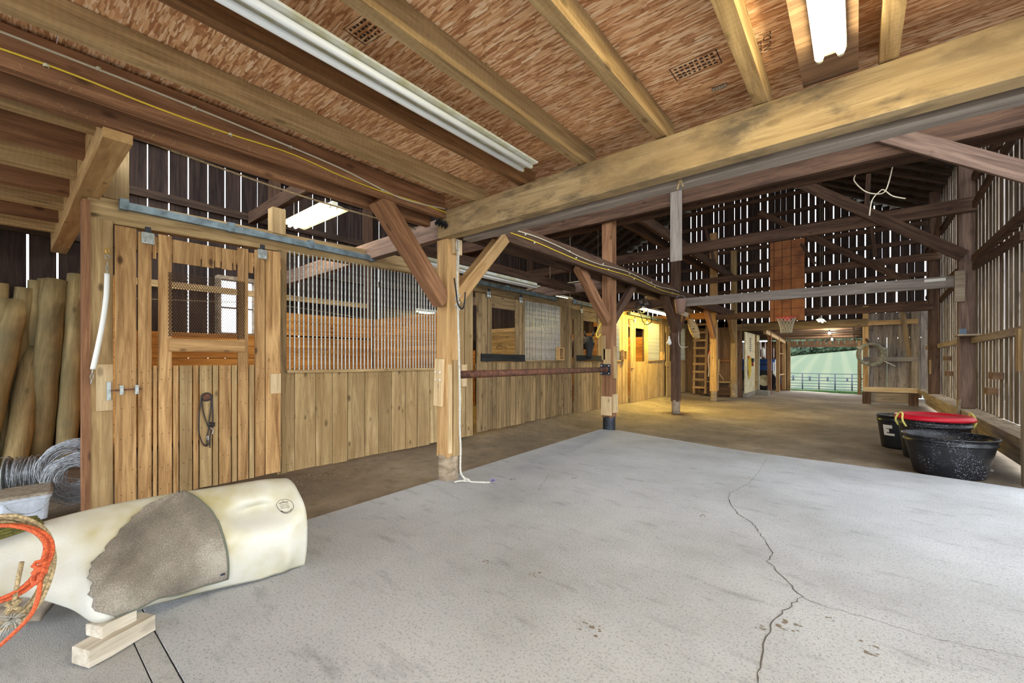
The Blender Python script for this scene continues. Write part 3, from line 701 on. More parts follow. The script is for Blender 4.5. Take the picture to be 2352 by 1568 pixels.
# sliding door 1
d1 = empty('stall_door', (DX, 1.3, 0), 'honey coloured sliding stall door with wire mesh window and hanging bridle', 'door')
Yd = lambda u: yx(u, DX)
for k_, (a, b) in enumerate(((262, 314), (315, 349), (362, 395), (545, 570), (584, 608), (608, 644))):
    zt = [2.47, 2.45, 2.46, 2.47, 2.48, 2.5][k_]
    vplank(d1, Yd(a), Yd(b), .03 + .004 * k_, zt, M_DOOR, DX, .026)
for (a, b) in ((350, 361), (396, 410), (411, 441), (442, 456), (457, 486), (487, 501), (502, 530), (531, 544), (571, 583)):
    vplank(d1, Yd(a), Yd(b), .035 + R(0, .01), 1.245, M_STALL if (a % 2) else M_DOOR, DX, .024)
for (a, b) in ((350, 361), (396, 463), (464, 493), (494, 508), (509, 535), (536, 544), (571, 583)):
    vplank(d1, Yd(a), Yd(b), 2.24 - R(0, .03), 2.44, M_DOOR, DX - .02, .024)
beam('back_rail', (DX - .03, .66, 2.36), (DX - .03, 2.0, 2.38), .026, .14, M_DOOR, d1)
beam('back_rail', (DX - .03, .66, .25), (DX - .03, 2.0, .25), .026, .14, M_DOOR, d1)
beam('back_rail', (DX - .03, .66, 1.14), (DX - .03, 2.0, 1.14), .026, .16, M_DOOR, d1)
beam('mesh_board', (DX + .025, Yd(387), 1.44), (DX + .025, Yd(560), 1.44), .024, .125, M_DOOR, d1, bev=.002)
runs = []; ya, yb_, za, zb = Yd(386), Yd(560), 1.52, 2.12; nr = 17; nc = 15
dy = (yb_ - ya) / nc; dz = (zb - za) / nr
for i in range(nr):
    for s_ in (0, 1):
        pts = [(DX + .02 + .002 * s_, ya + dy * .5 * j, za + dz * (i + (1. if (j + s_) % 2 else 0.) )) for j in range(2 * nc + 1)]
        if s_ == 0: runs.append((pts, .0048, False))
        else: runs.append(([(p[0], p[1], p[2] + 0) for p in pts], .0048, False))
tubes('wire_mesh', runs, M_MESHW, d1, 4, kind='stuff', label='rusty expanded metal mesh')
hanger(d1, Yd(338), 2.40); hanger(d1, Yd(600), 2.44)
vs = []; fs = []
for (a, b) in ((262, 314), (315, 349), (362, 395), (411, 441), (457, 486), (502, 530), (545, 570), (584, 608), (608, 644)):
    for z in (.12, .32, .62, .86, 1.10, 1.20):
        for q in (.25, .75):
            y = Yd(a) + (Yd(b) - Yd(a)) * q + R(-.01, .01); zz = z + R(-.02, .02); o_ = len(vs)
            vs += [(DX + .0172, y + .004 * math.cos(k * PI / 3), zz + .004 * math.sin(k * PI / 3)) for k in range(6)]; fs.append(tuple(range(o_, o_ + 6)))
mobj('nail_heads', vs, fs, M_NAIL, d1, kind='stuff')
lt = empty('latch', (DX + .02, .70, 1.03), parent=d1)
beam('bolt_rod', (DX + .03, .60, 1.035), (DX + .03, .80, 1.04), .014, .014, M_RUST, lt)
for y in (.665, .765): box('strap', DX + .013, DX + .04, y - .012, y + .012, .995, 1.075, M_GALV, lt)
kp = empty('latch_keeper', (-5.04, .565, 1.03), parent=t1)
beam('backing_board', (-5.035, .565, .86), (-5.035, .565, 1.26), .105, .03, M_PALE, kp, up=(1, 0, 0))
box('keeper_plate', -5.02, -4.99, .575, .60, .95, 1.11, M_GALV, kp)
beam('stop_block', (DX + .03, Yd(630), .93), (DX + .03, Yd(630), 1.145), .105, .03, M_PALE, d1, up=(1, 0, 0))
# --- generic sliding door
def sdoor(y0, y1, label, mat, chew=False, z0=.06, zt=2.44, zh=1.25, op=(.28, .78)):
    t = empty('stall_door', (DX, (y0 + y1) / 2, z0), label, 'door'); W = y1 - y0
    cuts = [0, .10, .2, .28, .37, .47, .57, .67, .78, .85, .92, 1.0]
    for a, b in zip(cuts, cuts[1:]):
        m_ = (a + b) / 2; up_ = m_ < op[0] or m_ > op[1]
        vplank(t, y0 + a * W, y0 + b * W, z0 + R(0, .02), (zt if up_ and not (.1 < m_ < .2) else zh), mat, DX, .026)
    vplank(t, y0 + .1 * W, y0 + .2 * W, zh, zt, mat, DX - .015, .02)
    beam('top_rail', (DX - .025, y0, zt - .10), (DX - .025, y1, zt - .10), .026, .22, mat, t)
    beam('mid_rail', (DX - .028, y0, zh - .08), (DX - .028, y1, zh - .08), .026, .14, mat, t)
    if chew: beam('chew_board', (DX + .03, y0 + .06 * W, 1.34), (DX + .03, y1 - .03 * W, 1.33), .03, .13, M_BLACKB, t)
    hanger(t, y0 + .2 * W, zt); hanger(t, y0 + .88 * W, zt)
    for y in (y0 + .04,): box('latch', DX + .013, DX + .04, y, y + .14, 1.03, 1.06, M_RUST, t)
    return t
def sfront(name, y0, y1, g0, g1, nb, label, mat, zs=1.28, zt=2.44, header=True):
    t = empty('stall_wall', (SX, (y0 + y1) / 2, 0), label, 'stall wall'); y = g0
    while y < g1 - .02:
        w = min(R(.14, .2), g1 - y); vplank(t, y, y + w, .07 + R(0, .03), zs - .02, mat); y += w
    beam('grille_sill', (SX + .01, g0, zs - .005), (SX + .01, g1, zs - .005), .09, .03, mat, t)
    bars(t, g0 + .02, g1 - .02, nb, zs, zt + .03)
    beam('header', (-5.13, y0, 2.59), (-5.13, y1, 2.58), .11, .22, mat, t)
    beam('jamb_post', (-5.12, g1 + .07, .05), (-5.12, g1 + .07, 2.5), .15, .10, mat, t, up=(1, 0, 0))
    beam('jamb_post', (-5.12, g0 - .05, .05), (-5.12, g0 - .05, 2.5), .10, .10, mat, t, up=(1, 0, 0))
    return t
def hatch(y, z, label, w=.2, h=.28):
    t = empty('feed_hatch', (-4.98, y, z), label, 'hatch')
    box('frame', -5.05, -4.96, y - w / 2, y - w / 2 + .03, z, z + h, M_POST, t); box('frame', -5.05, -4.96, y + w / 2 - .03, y + w / 2, z, z + h, M_POST, t)
    box('frame', -5.05, -4.96, y - w / 2 + .03, y + w / 2 - .03, z + h - .03, z + h, M_POST, t); box('tray', -5.05, -4.96, y - w / 2 + .03, y + w / 2 - .03, z, z + .025, M_POST, t)
    box('back', -5.052, -5.03, y - w / 2 + .03, y + w / 2 - .03, z + .025, z + h - .03, M_STALL2, t)
f2 = sfront('', 4.45, 8.2, 6.53, 7.87, 25, 'weathered plank stall front with bar grille behind the pipe rail', M_STALL2)
sdoor(5.13, 6.46, 'old brown sliding stall door with black chew board and open window', M_STALL2, True)
track(5.12, 7.55, 2.62, 2.60, 'galvanised door track over the black-boarded second stall door')
hatch(7.74, 1.29, 'square wooden feed hatch in the grille next to the horse stall')
for a, b in ((7.99, 8.15), (8.155, 8.33)): vplank(f2, a, b, .08, 2.5, M_STALL2)
f3 = sfront('', 8.2, 11.2, 9.95, 10.85, 17, 'yellow lit stall front between the horse door and the fourth stall', M_STALL)
sdoor(8.3, 9.75, 'old brown sliding stall door where the horse looks out', M_STALL2, True)
track(8.3, 9.9, 2.62, 2.60, 'galvanised door track above the looking-out horse')
hatch(10.98, 1.29, 'square wooden feed hatch beside the fourth stall door', .22)
for a, b in ((9.72, 9.86), (10.98, 11.18), (11.185, 11.38)): vplank(f3, a, b, .08, 2.5, M_STALL)
f4 = sfront('', 11.2, 14.15, 12.78, 13.86, 21, 'yellow lit stall front with bar grille beside the dark shavings-ring post', M_STALL)
sdoor(11.36, 12.68, 'yellow lit sliding stall door beside the fourth stall grille', M_STALL)
track(11.3, 13.6, 2.62, 2.60, 'galvanised door track under the long lit lamp')
hatch(13.95, 1.29, 'small wooden feed hatch right of the fourth stall grille')
for a, b in ((14.0, 14.15), (14.155, 14.32)): vplank(f4, a, b, .08, 2.5, M_STALL)
f5 = sfront('', 14.15, 16.9, 15.55, 16.55, 17, 'last stall front with pale panel grille next to the ladder', M_STALL)
sdoor(14.28, 15.45, 'last sliding stall door beside the ladder end', M_STALL)

# ------------------------------------------------------------------ stall partitions and back lining
def hplanks(name, p0, p1, z0, z1, mat, label, h=.215, cat='partition', up=None):
    t = empty(name, (V(p0) + V(p1)) / 2, label, cat); z = z0
    d = (V(p1) - V(p0)).normalized(); n_ = V((-d.y, d.x, 0))
    while z < z1 - .05:
        hh = min(h * R(.9, 1.1), z1 - z)
        beam('plank', V((p0[0], p0[1], z + hh / 2)), V((p1[0], p1[1], z + hh / 2)), .035, hh - .006, mat, t); z += hh
    return t
hplanks('stall_partition', (-7.90, .74, 0), (-5.2, .74, 0), .05, 2.15, M_GOLD, 'plank partition between the log store and the first stall')
hplanks('stall_partition', (-7.90, 5.0, 0), (-5.2, 5.0, 0), .05, 2.15, M_GOLD, 'orange plank partition between the first and second stalls')
hplanks('stall_partition', (-7.90, 8.12, 0), (-5.2, 8.12, 0), .05, 2.1, M_STALL2, 'dark plank partition between the second stall and the horse stall')
hplanks('stall_partition', (-7.90, 11.2, 0), (-5.2, 11.2, 0), .05, 2.1, M_GOLD, 'plank partition behind the horse stall')
hplanks('stall_partition', (-7.90, 14.15, 0), (-5.2, 14.15, 0), .05, 2.1, M_GOLD, 'plank partition between the last two stalls')
hplanks('stall_lining', (-7.94, .8, 0), (-7.94, 4.95, 0), .05, 1.72, M_GOLD, 'orange plank lining below the stall window', cat='wall lining')
hplanks('stall_lining', (-7.94, 2.9, 0), (-7.94, 4.95, 0), 1.74, 2.15, M_GOLD, 'short upper lining planks right of the stall window', cat='wall lining')
hplanks('stall_lining', (-7.94, 5.05, 0), (-7.94, 8.08, 0), .05, 1.6, M_GOLD, 'orange plank lining at the back of the second stall', cat='wall lining')
hplanks('stall_lining', (-7.94, 8.2, 0), (-7.94, 16.8, 0), .05, 1.9, M_GOLD, 'long plank lining behind the horse stall and beyond', cat='wall lining')
# stall window
w1 = empty('window_1', (WL, 2.52, WZ0), kind='structure', label='small four-pane stall window glowing with daylight')
for (a, b, c, d) in ((WY0, WY0 + .05, WZ0, WZ1), (WY1 - .05, WY1, WZ0, WZ1), (WY0 + .05, WY1 - .05, WZ0, WZ0 + .05), (WY0 + .05, WY1 - .05, WZ1 - .06, WZ1)):
    box('window_frame', WL - .02, WL + .16, a, b, c, d, M_POSTG, w1)
ym = (WY0 + WY1) / 2 + .02; zm = (WZ0 + WZ1) / 2 - .02
box('muntin', WL + .0, WL + .03, ym - .012, ym + .012, WZ0 + .05, WZ1 - .06, M_DARK, w1)
for (a, b) in ((WY0 + .05, ym - .012), (ym + .012, WY1 - .05)):
    box('muntin', WL + .0, WL + .03, a, b, zm - .012, zm + .012, M_DARK, w1)
    for (c, d) in ((WZ0 + .05, zm - .012), (zm + .012, WZ1 - .06)):
        box('pane', WL + .012, WL + .016, a, b, c, d, M_GLASS, w1)
beam('hay_rail', (-7.95, .8, 2.42), (-7.95, 4.9, 2.42), .05, .10, M_STALL, label='pale rail across the back of the first stall above the window', cat='rail')
# ------------------------------------------------------------------ lamps
def lamp(name, c, L, axis, label, mat_t, tubes_n=2, w=.16, hang=False, board=None, tl=1.0, wing=.05):
    """strip lamp: c = centre of the housing top, axis 'x' or 'y'"""
    t = empty(name, c, label, 'lamp'); c = V(c)
    ax = V((1, 0, 0)) if axis == 'x' else V((0, 1, 0)); sd = V((0, 1, 0)) if axis == 'x' else V((1, 0, 0))
    prof = [(-w / 2 - wing, -.07), (-w / 2, -.045), (-.035, -.04), (-.03, 0), (.03, 0), (.035, -.04), (w / 2, -.045), (w / 2 + wing, -.07), (w / 2 + wing - .004, -.073), (w / 2 - .003, -.05), (.033, -.055), (-.033, -.055), (-w / 2 + .003, -.05), (-w / 2 - wing + .004, -.073)]
    if wing == 0: prof = [(-w / 2, -.045), (-.04, -.0), (.04, 0), (w / 2, -.045), (w / 2 - .01, -.052), (-w / 2 + .01, -.052)]
    rings = [[c + ax * s_ * L / 2 + sd * a + V((0, 0, b)) for a, b in prof] for s_ in (-1, 1)]
    fixn(mobj('housing', *loft(rings), M_WHITE, t))
    for i in range(tubes_n):
        o_ = (i - (tubes_n - 1) / 2) * .085
        p0 = c - ax * (L / 2 - .05) * tl + sd * o_ + V((0, 0, -.078)); p1 = c + ax * (L / 2 - .05) * tl + sd * o_ + V((0, 0, -.078))
        tb = tube('fluorescent_tube', [p0, p1], .019, mat_t, t, 12)
        for p, q in ((p0, -1), (p1, 1)):
            tube('tube_cap', [p, p + ax * q * .03], .015, M_WHITE, tb, 10)
    if hang:
        for s_ in (-.42, .42):
            q = c + ax * L * s_; tube('chain', [q, V((q.x, q.y, hang))], .004, M_WIREW, t, 4)
    return t
lamp('strip_lamp', (-2.03, 1.40, 2.90), 2.56, 'y', 'long unlit white strip lamp between the loft joists', M_TUBEOFF, 2, .19, wing=0)
l2 = lamp('strip_lamp', (-.105, 1.45, 2.90), 2.44, 'y', 'brightly lit strip lamp on a board under the loft', M_LAMPW, 2, .13, wing=0)
box('backing_board', -.245, .005, -.3, 3.0, 2.90, 2.918, M_SHADE, ceiling)
for s_ in ((PX(1085, 590, -4.3), PX(1228, 640, -4.3)),):
    a, b = s_; lamp('strip_lamp', (-4.35, (a.y + b.y) / 2 - .5, 2.64), b.y - a.y + 1.2, 'y', 'unlit white channel lamp hanging over the aisle', M_TUBEOFF, 2, .12)
lamp('shop_lamp', (-5.9, 2.75, 3.36), 1.3, 'x', 'lit shop lamp with wide white reflector hanging over the first stall', M_TUBEON, 2, .20, 3.64, wing=.10)
lamp('shop_lamp', (-7.6, 6.4, 2.45), 1.0, 'y', 'lit strip lamp at the back of the second stall', M_TUBEON2, 1, .08, roofz(-7.6)  - .03)
lamp('shop_lamp', (-5.75, 8.9, 2.92), 1.1, 'y', 'lit lamp glowing above the horse stall header', M_TUBEON, 2, .16, roofz(-5.75)  - .03)
lamp('shop_lamp', (-4.30, 11.75, 2.69), 2.3, 'y', 'long lit lamp glaring along the far aisle', M_TUBEON2, 2, .14, 2.86)
thing_beam('aisle_joist', (-4.30, 10.76, 2.915), (-4.30, 14.76, 2.915), .07, .12, M_STALL, 'aisle joist carrying the long lit lamp')
lamp('shop_lamp', (-6.6, 13.0, 2.7), 1.2, 'y', 'lit lamp inside the fourth stall', M_TUBEON2, 1, .1, roofz(-6.6)  - .03)
a = PY(1885, 735, 15.6); lamp('shop_lamp', (a.x, a.y + .3, a.z + .07), 1.2, 'y', 'lit lamp hanging beside the basketball hoop', M_TUBEON, 1, .10, roofz(a.x)  - .03)
for (u, v, yy, lab) in ((1905, 765, 19.6, 'bare bulb nearer the basketball hoop in the lean-to'), (1911, 779, 22.4, 'bare bulb nearest the far opening in the lean-to')):
    a = PY(u, v, yy); t = empty('bare_bulb', a, lab, 'lamp')
    mobj('bulb', *lathev([(0, -.05), (.028, -.035), (.034, -.01), (.026, .02), (.014, .045), (0, .05)], 12, a), M_BULB, t, smooth=True)
    mobj('socket', *lathev([(.018, .045), (.022, .06), (.022, .11), (0, .11)], 12, a), M_ENG, t)
    tube('lamp_wire', [a + V((0, 0, .1)), a + V((0, 0, .4))], .005, M_ENG, t, 5)

# ------------------------------------------------------------------ cables
def cable(name, pts, r, mat, label, clips=None, cat='cable', n=5, dens=6):
    t = tube(name, smoothpts(pts, dens), r, mat, None, n, label=label, cat=cat)
    if clips:
        for p in clips: mobj('clip', *lathev([(.012, -.008), (.012, .008)], 8, p), M_WHITE, t)
    return t
xc = -3.335
cable('cable', [(xc, -.2 + .4 * i, 2.86 + .012 * math.sin(i * 1.9) - (.02 if i > 4 else 0)) for i in range(9)], .006, M_WIREY, 'yellow cable pinned along the loft girder', [(xc, .15, 2.865), (xc, 1.0, 2.85), (xc, 2.2, 2.84)])
cable('cable', [(xc, -.2, 2.955), (xc, .5, 2.95), (xc, 1.2, 2.93), (xc, 1.8, 2.90), (xc, 2.4, 2.83), (xc, 2.95, 2.88)], .007, M_WIREW, 'pale grey cable above the yellow cable on the loft girder', [(xc, .35, 2.955), (xc, .8, 2.94), (xc, 1.4, 2.92)])
cable('rope_line', [(-3.70, .1, 2.86), (-3.72, .45, 2.80), (-3.76, 1.0, 2.77), (-3.78, 1.8, 2.74), (-3.76, 2.9, 2.74)], .008, M_ROPET, 'frayed tan line strung below the outer loft girder', cat='line')
xc = -3.39
cable('cable', [(xc, 4.0 + .6 * i, 2.95 + .03 * math.sin(i * 1.3)) for i in range(12)], .008, M_WIREW, 'pale cable pinned along the wall plate', [(xc, 4.4 + 1.1 * i, 2.955) for i in range(6)])
cable('cable', [(xc, 4.0 + .6 * i, 2.885 + .025 * math.sin(i * 1.1 + 1)) for i in range(12)], .008, M_WIREY, 'yellow cable pinned below the pale one on the wall plate', [(xc, 4.6 + 1.1 * i, 2.89) for i in range(6)])
cable('cable', [PY(u, v, 7.22) for u, v in ((1200, 668), (1250, 655), (1300, 650), (1345, 643))], .008, M_WIREW, 'white cable sagging along the aisle beam over the second stall')
cable('rope_line', [(-7.80, .76, 2.13), (-7.80, 2.2, 2.22), (-7.80, 3.0, 2.26), (-7.80, 4.98, 2.13)], .006, M_ROPET, 'thin tan line strung across the back of the first stall', cat='line')
cable('loose_wire', [PY(u, v, 7.49) for u, v in ((1960, 345), (1965, 395), (1962, 415), (1985, 438), (2010, 445), (2032, 440), (2045, 405), (2057, 345))], .008, M_WIREW, 'loose pale wire drooping from the tie beam', cat='wire')
cable('loose_wire', [PY(u, v, 7.50) for u, v in ((1997, 495), (2003, 460), (2020, 440), (2030, 436), (2050, 450), (2080, 456))], .008, M_WIREW, 'loose forked wire beside the upright roof strut', cat='wire')
cable('tied_string', [(-1.02 + a, 3.15, b) for a, b in ((0, 2.55), (.03, 2.67), (.05, 2.78), (.02, 2.79), (.01, 2.68), (.04, 2.56))], .008, M_ROPET, 'short string knotted round the grey beam', cat='string')

vs = []; fs = []
for i in range(700):
    x_ = random.choice([-3.33, -3.57, -3.01]) + R(-.02, .02); y_ = R(-.1, 2.9); z_ = {-3.3: 2.79, -3.6: 2.75, -3.0: 2.885}.get(round(x_, 1), 2.80) + R(0, .03); p = V((x_, y_, z_)); d = V((R(-.4, .4), R(-1, 1), R(-1.2, .2))) * R(.01, .035); s_ = V((R(-1, 1), R(-1, 1), R(-1, 1))) * .0009; o_ = len(vs); vs += [p - s_, p + s_, p + d]; fs.append((o_, o_ + 1, o_ + 2))
mobj('straw_wisps', vs, fs, M_STRAW, ceiling, kind='stuff')
# ------------------------------------------------------------------ pipe rail, rope, cord on the first post
pr = empty('pipe_rail', (-3.56, 5.1, 1.12), 'rusty brown pipe rail between the two near posts', 'rail')
tube('pipe', [(-3.50, 3.205, 1.13), (-3.58, 7.07, 1.12)], .045, M_RUST, pr, 14)
tube('end_collar', [(-3.58, 7.03, 1.12), (-3.58, 7.082, 1.12)], .055, M_RUST, pr, 14)
cx, cy = -3.33, 3.14
rp = empty('hanging_rope', (cx, cy, 0), 'white rope hanging from the near post to the slab', 'rope')
pts = [PY(u, v, 3.10) for u, v in ((1051, 575), (1050, 640), (1051, 700), (1054, 800), (1056, 900), (1056, 980), (1058, 1030))] + [V((-3.26, 3.10, .12)), V((-3.22, 3.12, .045)), V((-3.16, 3.15, .012)), V((-3.06, 3.20, .012)), V((-2.98, 3.26, .012))]
pts = [V((max(p.x, -3.325) if i < 7 else p.x, p.y, p.z)) for i, p in enumerate(pts)]
tube('rope', smoothpts(pts, 6), .0105, M_ROPEW, rp, 8)
a = pts[0]; tube('loop', smoothpts([a + V((0, 0, -.02)), a + V((-.02, 0, .06)), a + V((0, 0, .11)), a + V((.02, 0, .06)), a + V((.004, 0, -.22))], 6), .009, M_ROPEW, rp, 8)
kn = [pts[2] + V((.022 * math.cos(i * .9), .022 * math.sin(i * .9), -.05 + .010 * i)) for i in range(18)]; tube('knot', kn, .010, M_ROPEW, rp, 8)
kn = [V((-3.20, 3.13, .025)) + V((.024 * math.cos(i * .9), .02 * math.sin(i * 1.1), .012 * math.sin(i * .5))) for i in range(16)]; tube('knot', kn, .010, M_ROPEW, rp, 8)
tube('tail', smoothpts([(-3.20, 3.12, .02), (-3.25, 3.06, .02), (-3.27, 3.02, .012)], 4), .009, M_ROPEW, rp, 8)
vs = []; fs = []
c = V((-2.95, 3.27, .03))
for i in range(140):
    d = V((R(-1, 1), R(-1, 1), R(-.2, 1))).normalized() * R(.02, .05); s_ = V((R(-1, 1), R(-1, 1), R(-1, 1))) * .002; o_ = len(vs)
    vs += [c - s_, c + s_, c + d]; fs.append((o_, o_ + 1, o_ + 2))
mobj('frayed_end', vs, fs, M_PURPLE, rp, kind='stuff', label='frayed purple rope end')
cord = [PY(u, v, 3.04) for u, v in ((1036, 640), (1040, 670), (1044, 698), (1052, 710), (1058, 702), (1061, 672))]
tube('black_cord', smoothpts([V((p.x + .05, p.y, p.z)) for p in cord], 6), .008, M_CORD, None, 8, label='black cord looped on the near post', cat='cord')
vs = []; fs = []
for i in range(26):
    q = V((-3.47, 2.93, 2.78)).lerp(V((-3.30, 2.95, 2.70)), i / 25); s_ = .02 + .03 * math.sin(i * .5) ** 2
    vs += [q + V((0, -.01, s_)), q + V((0, .02 + R(-.01, .01), 0)), q + V((0, -.01, -s_))]
fs = [(3 * i + k, 3 * i + k + 1, 3 * i + k + 4, 3 * i + k + 3) for i in range(25) for k in range(2)]
mobj('plastic_rag', vs, fs, M_CORD, label='black plastic rag at the end of the main beam', cat='rag')

# ------------------------------------------------------------------ white hose guard at the first stall
hg = empty('stall_guard', (-4.97, .55, 1.1), 'white hose-covered chain guard clipped to the corner post', 'chain')
top = PX(247, 575, -5.0); mid = [PX(u, v, -4.975) for u, v in ((246, 628), (244, 680), (236, 740), (224, 800), (213, 848))]
tube('hose', smoothpts(mid, 6), .018, M_HOSE, hg, 12)
def chain(par, p, q, n):
    for i in range(n):
        c = p.lerp(q, (i + .5) / n); L_ = (q - p).length / n * .62; d = (q - p).normalized(); sd = V((0, 1, 0)) if i % 2 else V((1, 0, 0))
        tube('chain_link', [c + d * L_ * math.cos(k * PI / 4) + sd * .010 * math.sin(k * PI / 4) for k in range(8)], .003, M_GALV, par, 5, True)
chain(hg, PX(247, 602, -4.985), mid[0], 3); chain(hg, mid[-1], PX(209, 882, -4.99), 3)
c = PX(247, 590, -4.985); tube('ring', [c + V((0, .016 * math.cos(k * PI / 5), .016 * math.sin(k * PI / 5))) for k in range(10)], .0035, M_GALV, hg, 5, True)
c = PX(247, 576, -4.985); tube('snap', [c + V((0, .012 * math.cos(k * PI / 5), .024 * math.sin(k * PI / 5))) for k in range(10)], .005, M_BRASS, hg, 6, True)

# ------------------------------------------------------------------ bridle on the first door
BX = DX + .03
br = empty('bridle', PX(475, 960, BX), 'dark leather bridle hanging from a hook on the first stall door', 'bridle')
Q = lambda u, v, d=0: PX(u, v, BX + d)
def strap(pix, w=.006, d=0.): tube('strap', smoothpts([Q(u, v, d + .004 * (i % 2)) for i, (u, v) in enumerate(pix)], 5), w, M_LEATHER, br, 6)
strap([(463, 908), (460, 930), (457, 960), (456, 985), (460, 1005), (466, 1018), (473, 1024), (480, 1018), (483, 1000), (484, 985)])
strap([(463, 912), (466, 940), (472, 962), (478, 978), (482, 985)])
strap([(486, 912), (484, 940), (481, 965), (479, 985), (476, 1005), (475, 1022)])
strap([(487, 908), (488, 935), (489, 965), (486, 972)], .007, .008)
strap([(483, 990), (483, 1010), (482, 1028)], .005)
c = Q(474, 911); mobj('hook_plate', *loft([[c + V((dx, .036 * r_ * math.cos(k * PI / 10), .036 * r_ * math.sin(k * PI / 10))) for k in range(20)] for dx, r_ in ((-.02, 1.), (.012, 1.), (.018, .8))]), M_RUST, br)
tube('hook_rim', [c + V((.012, .038 * math.cos(k * PI / 10), .038 * math.sin(k * PI / 10))) for k in range(20)], .007, M_LEATHER, br, 6, True)
kn = [Q(487, 975) + V((.012 * math.cos(i), .018 * math.sin(i * 1.3), .02 * math.cos(i * .7))) for i in range(16)]; tube('knot', kn, .008, M_LEATHER, br, 6)
tube('bit_ring', [Q(486, 990) + V((0, .012 * math.cos(k * PI / 5), .028 * math.sin(k * PI / 5))) for k in range(10)], .004, M_BOLT, br, 5, True)
tube('buckle', [Q(477, 1005) + V((.008, .008 * math.cos(k * PI / 4), .02 * math.sin(k * PI / 4))) for k in range(8)], .003, M_BOLT, br, 5, True)

# ------------------------------------------------------------------ leaning fence logs
def log(pb, pt, r0, r1, label):
    d = (pt - pb); n = 9; pts = [pb + d * i / n + V((.012 * NZ.noise(V((i * .6, pb.y * 9, 0))), .012 * NZ.noise(V((i * .6, pb.y * 9, 7))), 0)) for i in range(n + 1)]
    rr = [r0 + (r1 - r0) * i / n + .004 * math.sin(i * 2.3 + pb.y * 30) for i in range(n + 1)]
    m, L = frame(pb, pt, (1, 0, 0)); mi = m.inverted(); v_, f_ = tubev([mi @ p for p in pts], rr, 14)
    v_ = [v + V((0, .006 * NZ.noise(v * 9), .006 * NZ.noise(v * 9 + V((5, 0, 0))))) for v in v_]
    o = bpy.data.objects.new('fence_log', meshdata('fence_log', v_, f_, M_LOG, True)); link(o, None, m)
    return tag(o, label, 'log', 'round fence logs leaning on the outer wall')
LG = [  # picture columns/rows of foot and head, foot depth X, radii, label
    ((150, 1075), (178, 632), -7.55, .098, .098, 'tallest upright fence log beside the stall corner post'),
    ((82, 1070), (128, 645), -7.6, .125, .118, 'thickest cracked fence log in the middle of the pile'),
    ((64, 1030), (82, 645), -7.85, .075, .07, 'knotty yellow fence log wedged against the thickest log'),
    ((30, 1080), (74, 800), -7.35, .105, .10, 'low greenish fence log with a cut notch leaning right'),
    ((12, 1075), (58, 662), -7.8, .10, .085, 'slim mossy fence log behind the notched one'),
    ((-60, 1050), (40, 694), -7.3, .115, .105, 'fence log leaning steeply across the pile'),
    ((-70, 1040), (10, 690), -7.6, .11, .10, 'fence log half hidden behind the steeply leaning one'),
    ((2, 1090), (0, 850), -7.5, .08, .08, 'short dark fence log at the foot of the pile'),
    ((-20, 1060), (0, 650), -7.95, .08, .075, 'back fence log against the dark siding'),
    ((100, 1050), (104, 642), -7.85, .085, .08, 'fence log squeezed between the knotty and thickest logs')]
for (b, t, x, r0, r1, lab) in LG:
    fb = PX(b[0], b[1], x); fb.z = 0.02; ft = PX(t[0], t[1], -7.88)
    log(fb, ft, r0, r1, lab)

# ------------------------------------------------------------------ wire rolls, spool, lidded box
def coil(name, c, axis, R0, R1, width, turns, r, mat, label, cat, squash=1.):
    c = V(c); ax = V(axis).normalized(); e1 = ax.orthogonal().normalized(); e2 = ax.cross(e1); runs = []
    for k in range(turns):
        rad = R0 + (R1 - R0) * R(0, 1) ** .6; off = R(-width / 2, width / 2); t1, t2 = R(-.06, .06), R(-.06, .06); n = 36; pts = []
        for i in range(n):
            a_ = 2 * PI * i / n
            pts.append(c + (e1 * math.cos(a_) + e2 * math.sin(a_)) * (rad + .006 * math.sin(5 * a_ + k)) + ax * (off + t1 * math.cos(a_) * .3 + t2 * math.sin(a_) * .3))
        runs.append((pts, r, True))
    return runs
def barbs(c, axis, R1, n):
    c = V(c); ax = V(axis).normalized(); e1 = ax.orthogonal().normalized(); e2 = ax.cross(e1); out = []
    for i in range(n):
        a_ = R(0, 2 * PI); p = c + (e1 * math.cos(a_) + e2 * math.sin(a_)) * R1 * R(.8, 1.0) + ax * R(-.12, .12); d = V((R(-1, 1), R(-1, 1), R(-1, 1))).normalized() * .012
        out.append(([p - d, p + d], .0014, False))
    return out
axr = V((1.0, -.42, 0)).normalized()
cA = V((-5.50, .44, .225))
tw = empty('barbed_wire_roll', (cA.x, cA.y, 0), 'nearer roll of grey barbed wire lying on its side by the corner post', 'wire roll')
tubes('wire', coil('w', cA, axr, .10, .215, .20, 70, .0027, M_WIRE, '', ''), M_WIRE, tw, 4, kind='stuff'); tubes('barbs', barbs(cA, axr, .21, 90), M_WIRE, tw, 3, kind='stuff')
cB = V((-5.92, .46, .265))
tw = empty('barbed_wire_roll', (cB.x, cB.y, 0), 'farther roll of grey barbed wire stacked behind the nearer roll', 'wire roll')
tubes('wire', coil('w', cB, axr, .13, .255, .22, 64, .0027, M_WIRE, '', ''), M_WIRE, tw, 4, kind='stuff'); tubes('barbs', barbs(cB, axr, .25, 80), M_WIRE, tw, 3, kind='stuff')
sp = empty('wire_spool', (-6.30, .16, 0), 'metal spool with tangled wire behind the plastic box', 'spool')
def disc(c, ax, r, th, mat, par, name):
    c = V(c); ax = V(ax).normalized(); e1 = ax.orthogonal().normalized(); e2 = ax.cross(e1); n = 24
    rings = [[c + ax * d + (e1 * math.cos(2 * PI * k / n) + e2 * math.sin(2 * PI * k / n)) * r for k in range(n)] for d in (-th / 2, th / 2)]
    return fixn(mobj(name, *loft(rings), mat, par))
sa = V((.25, .97, 0)).normalized(); sc_ = V((-6.32, .16, .185))
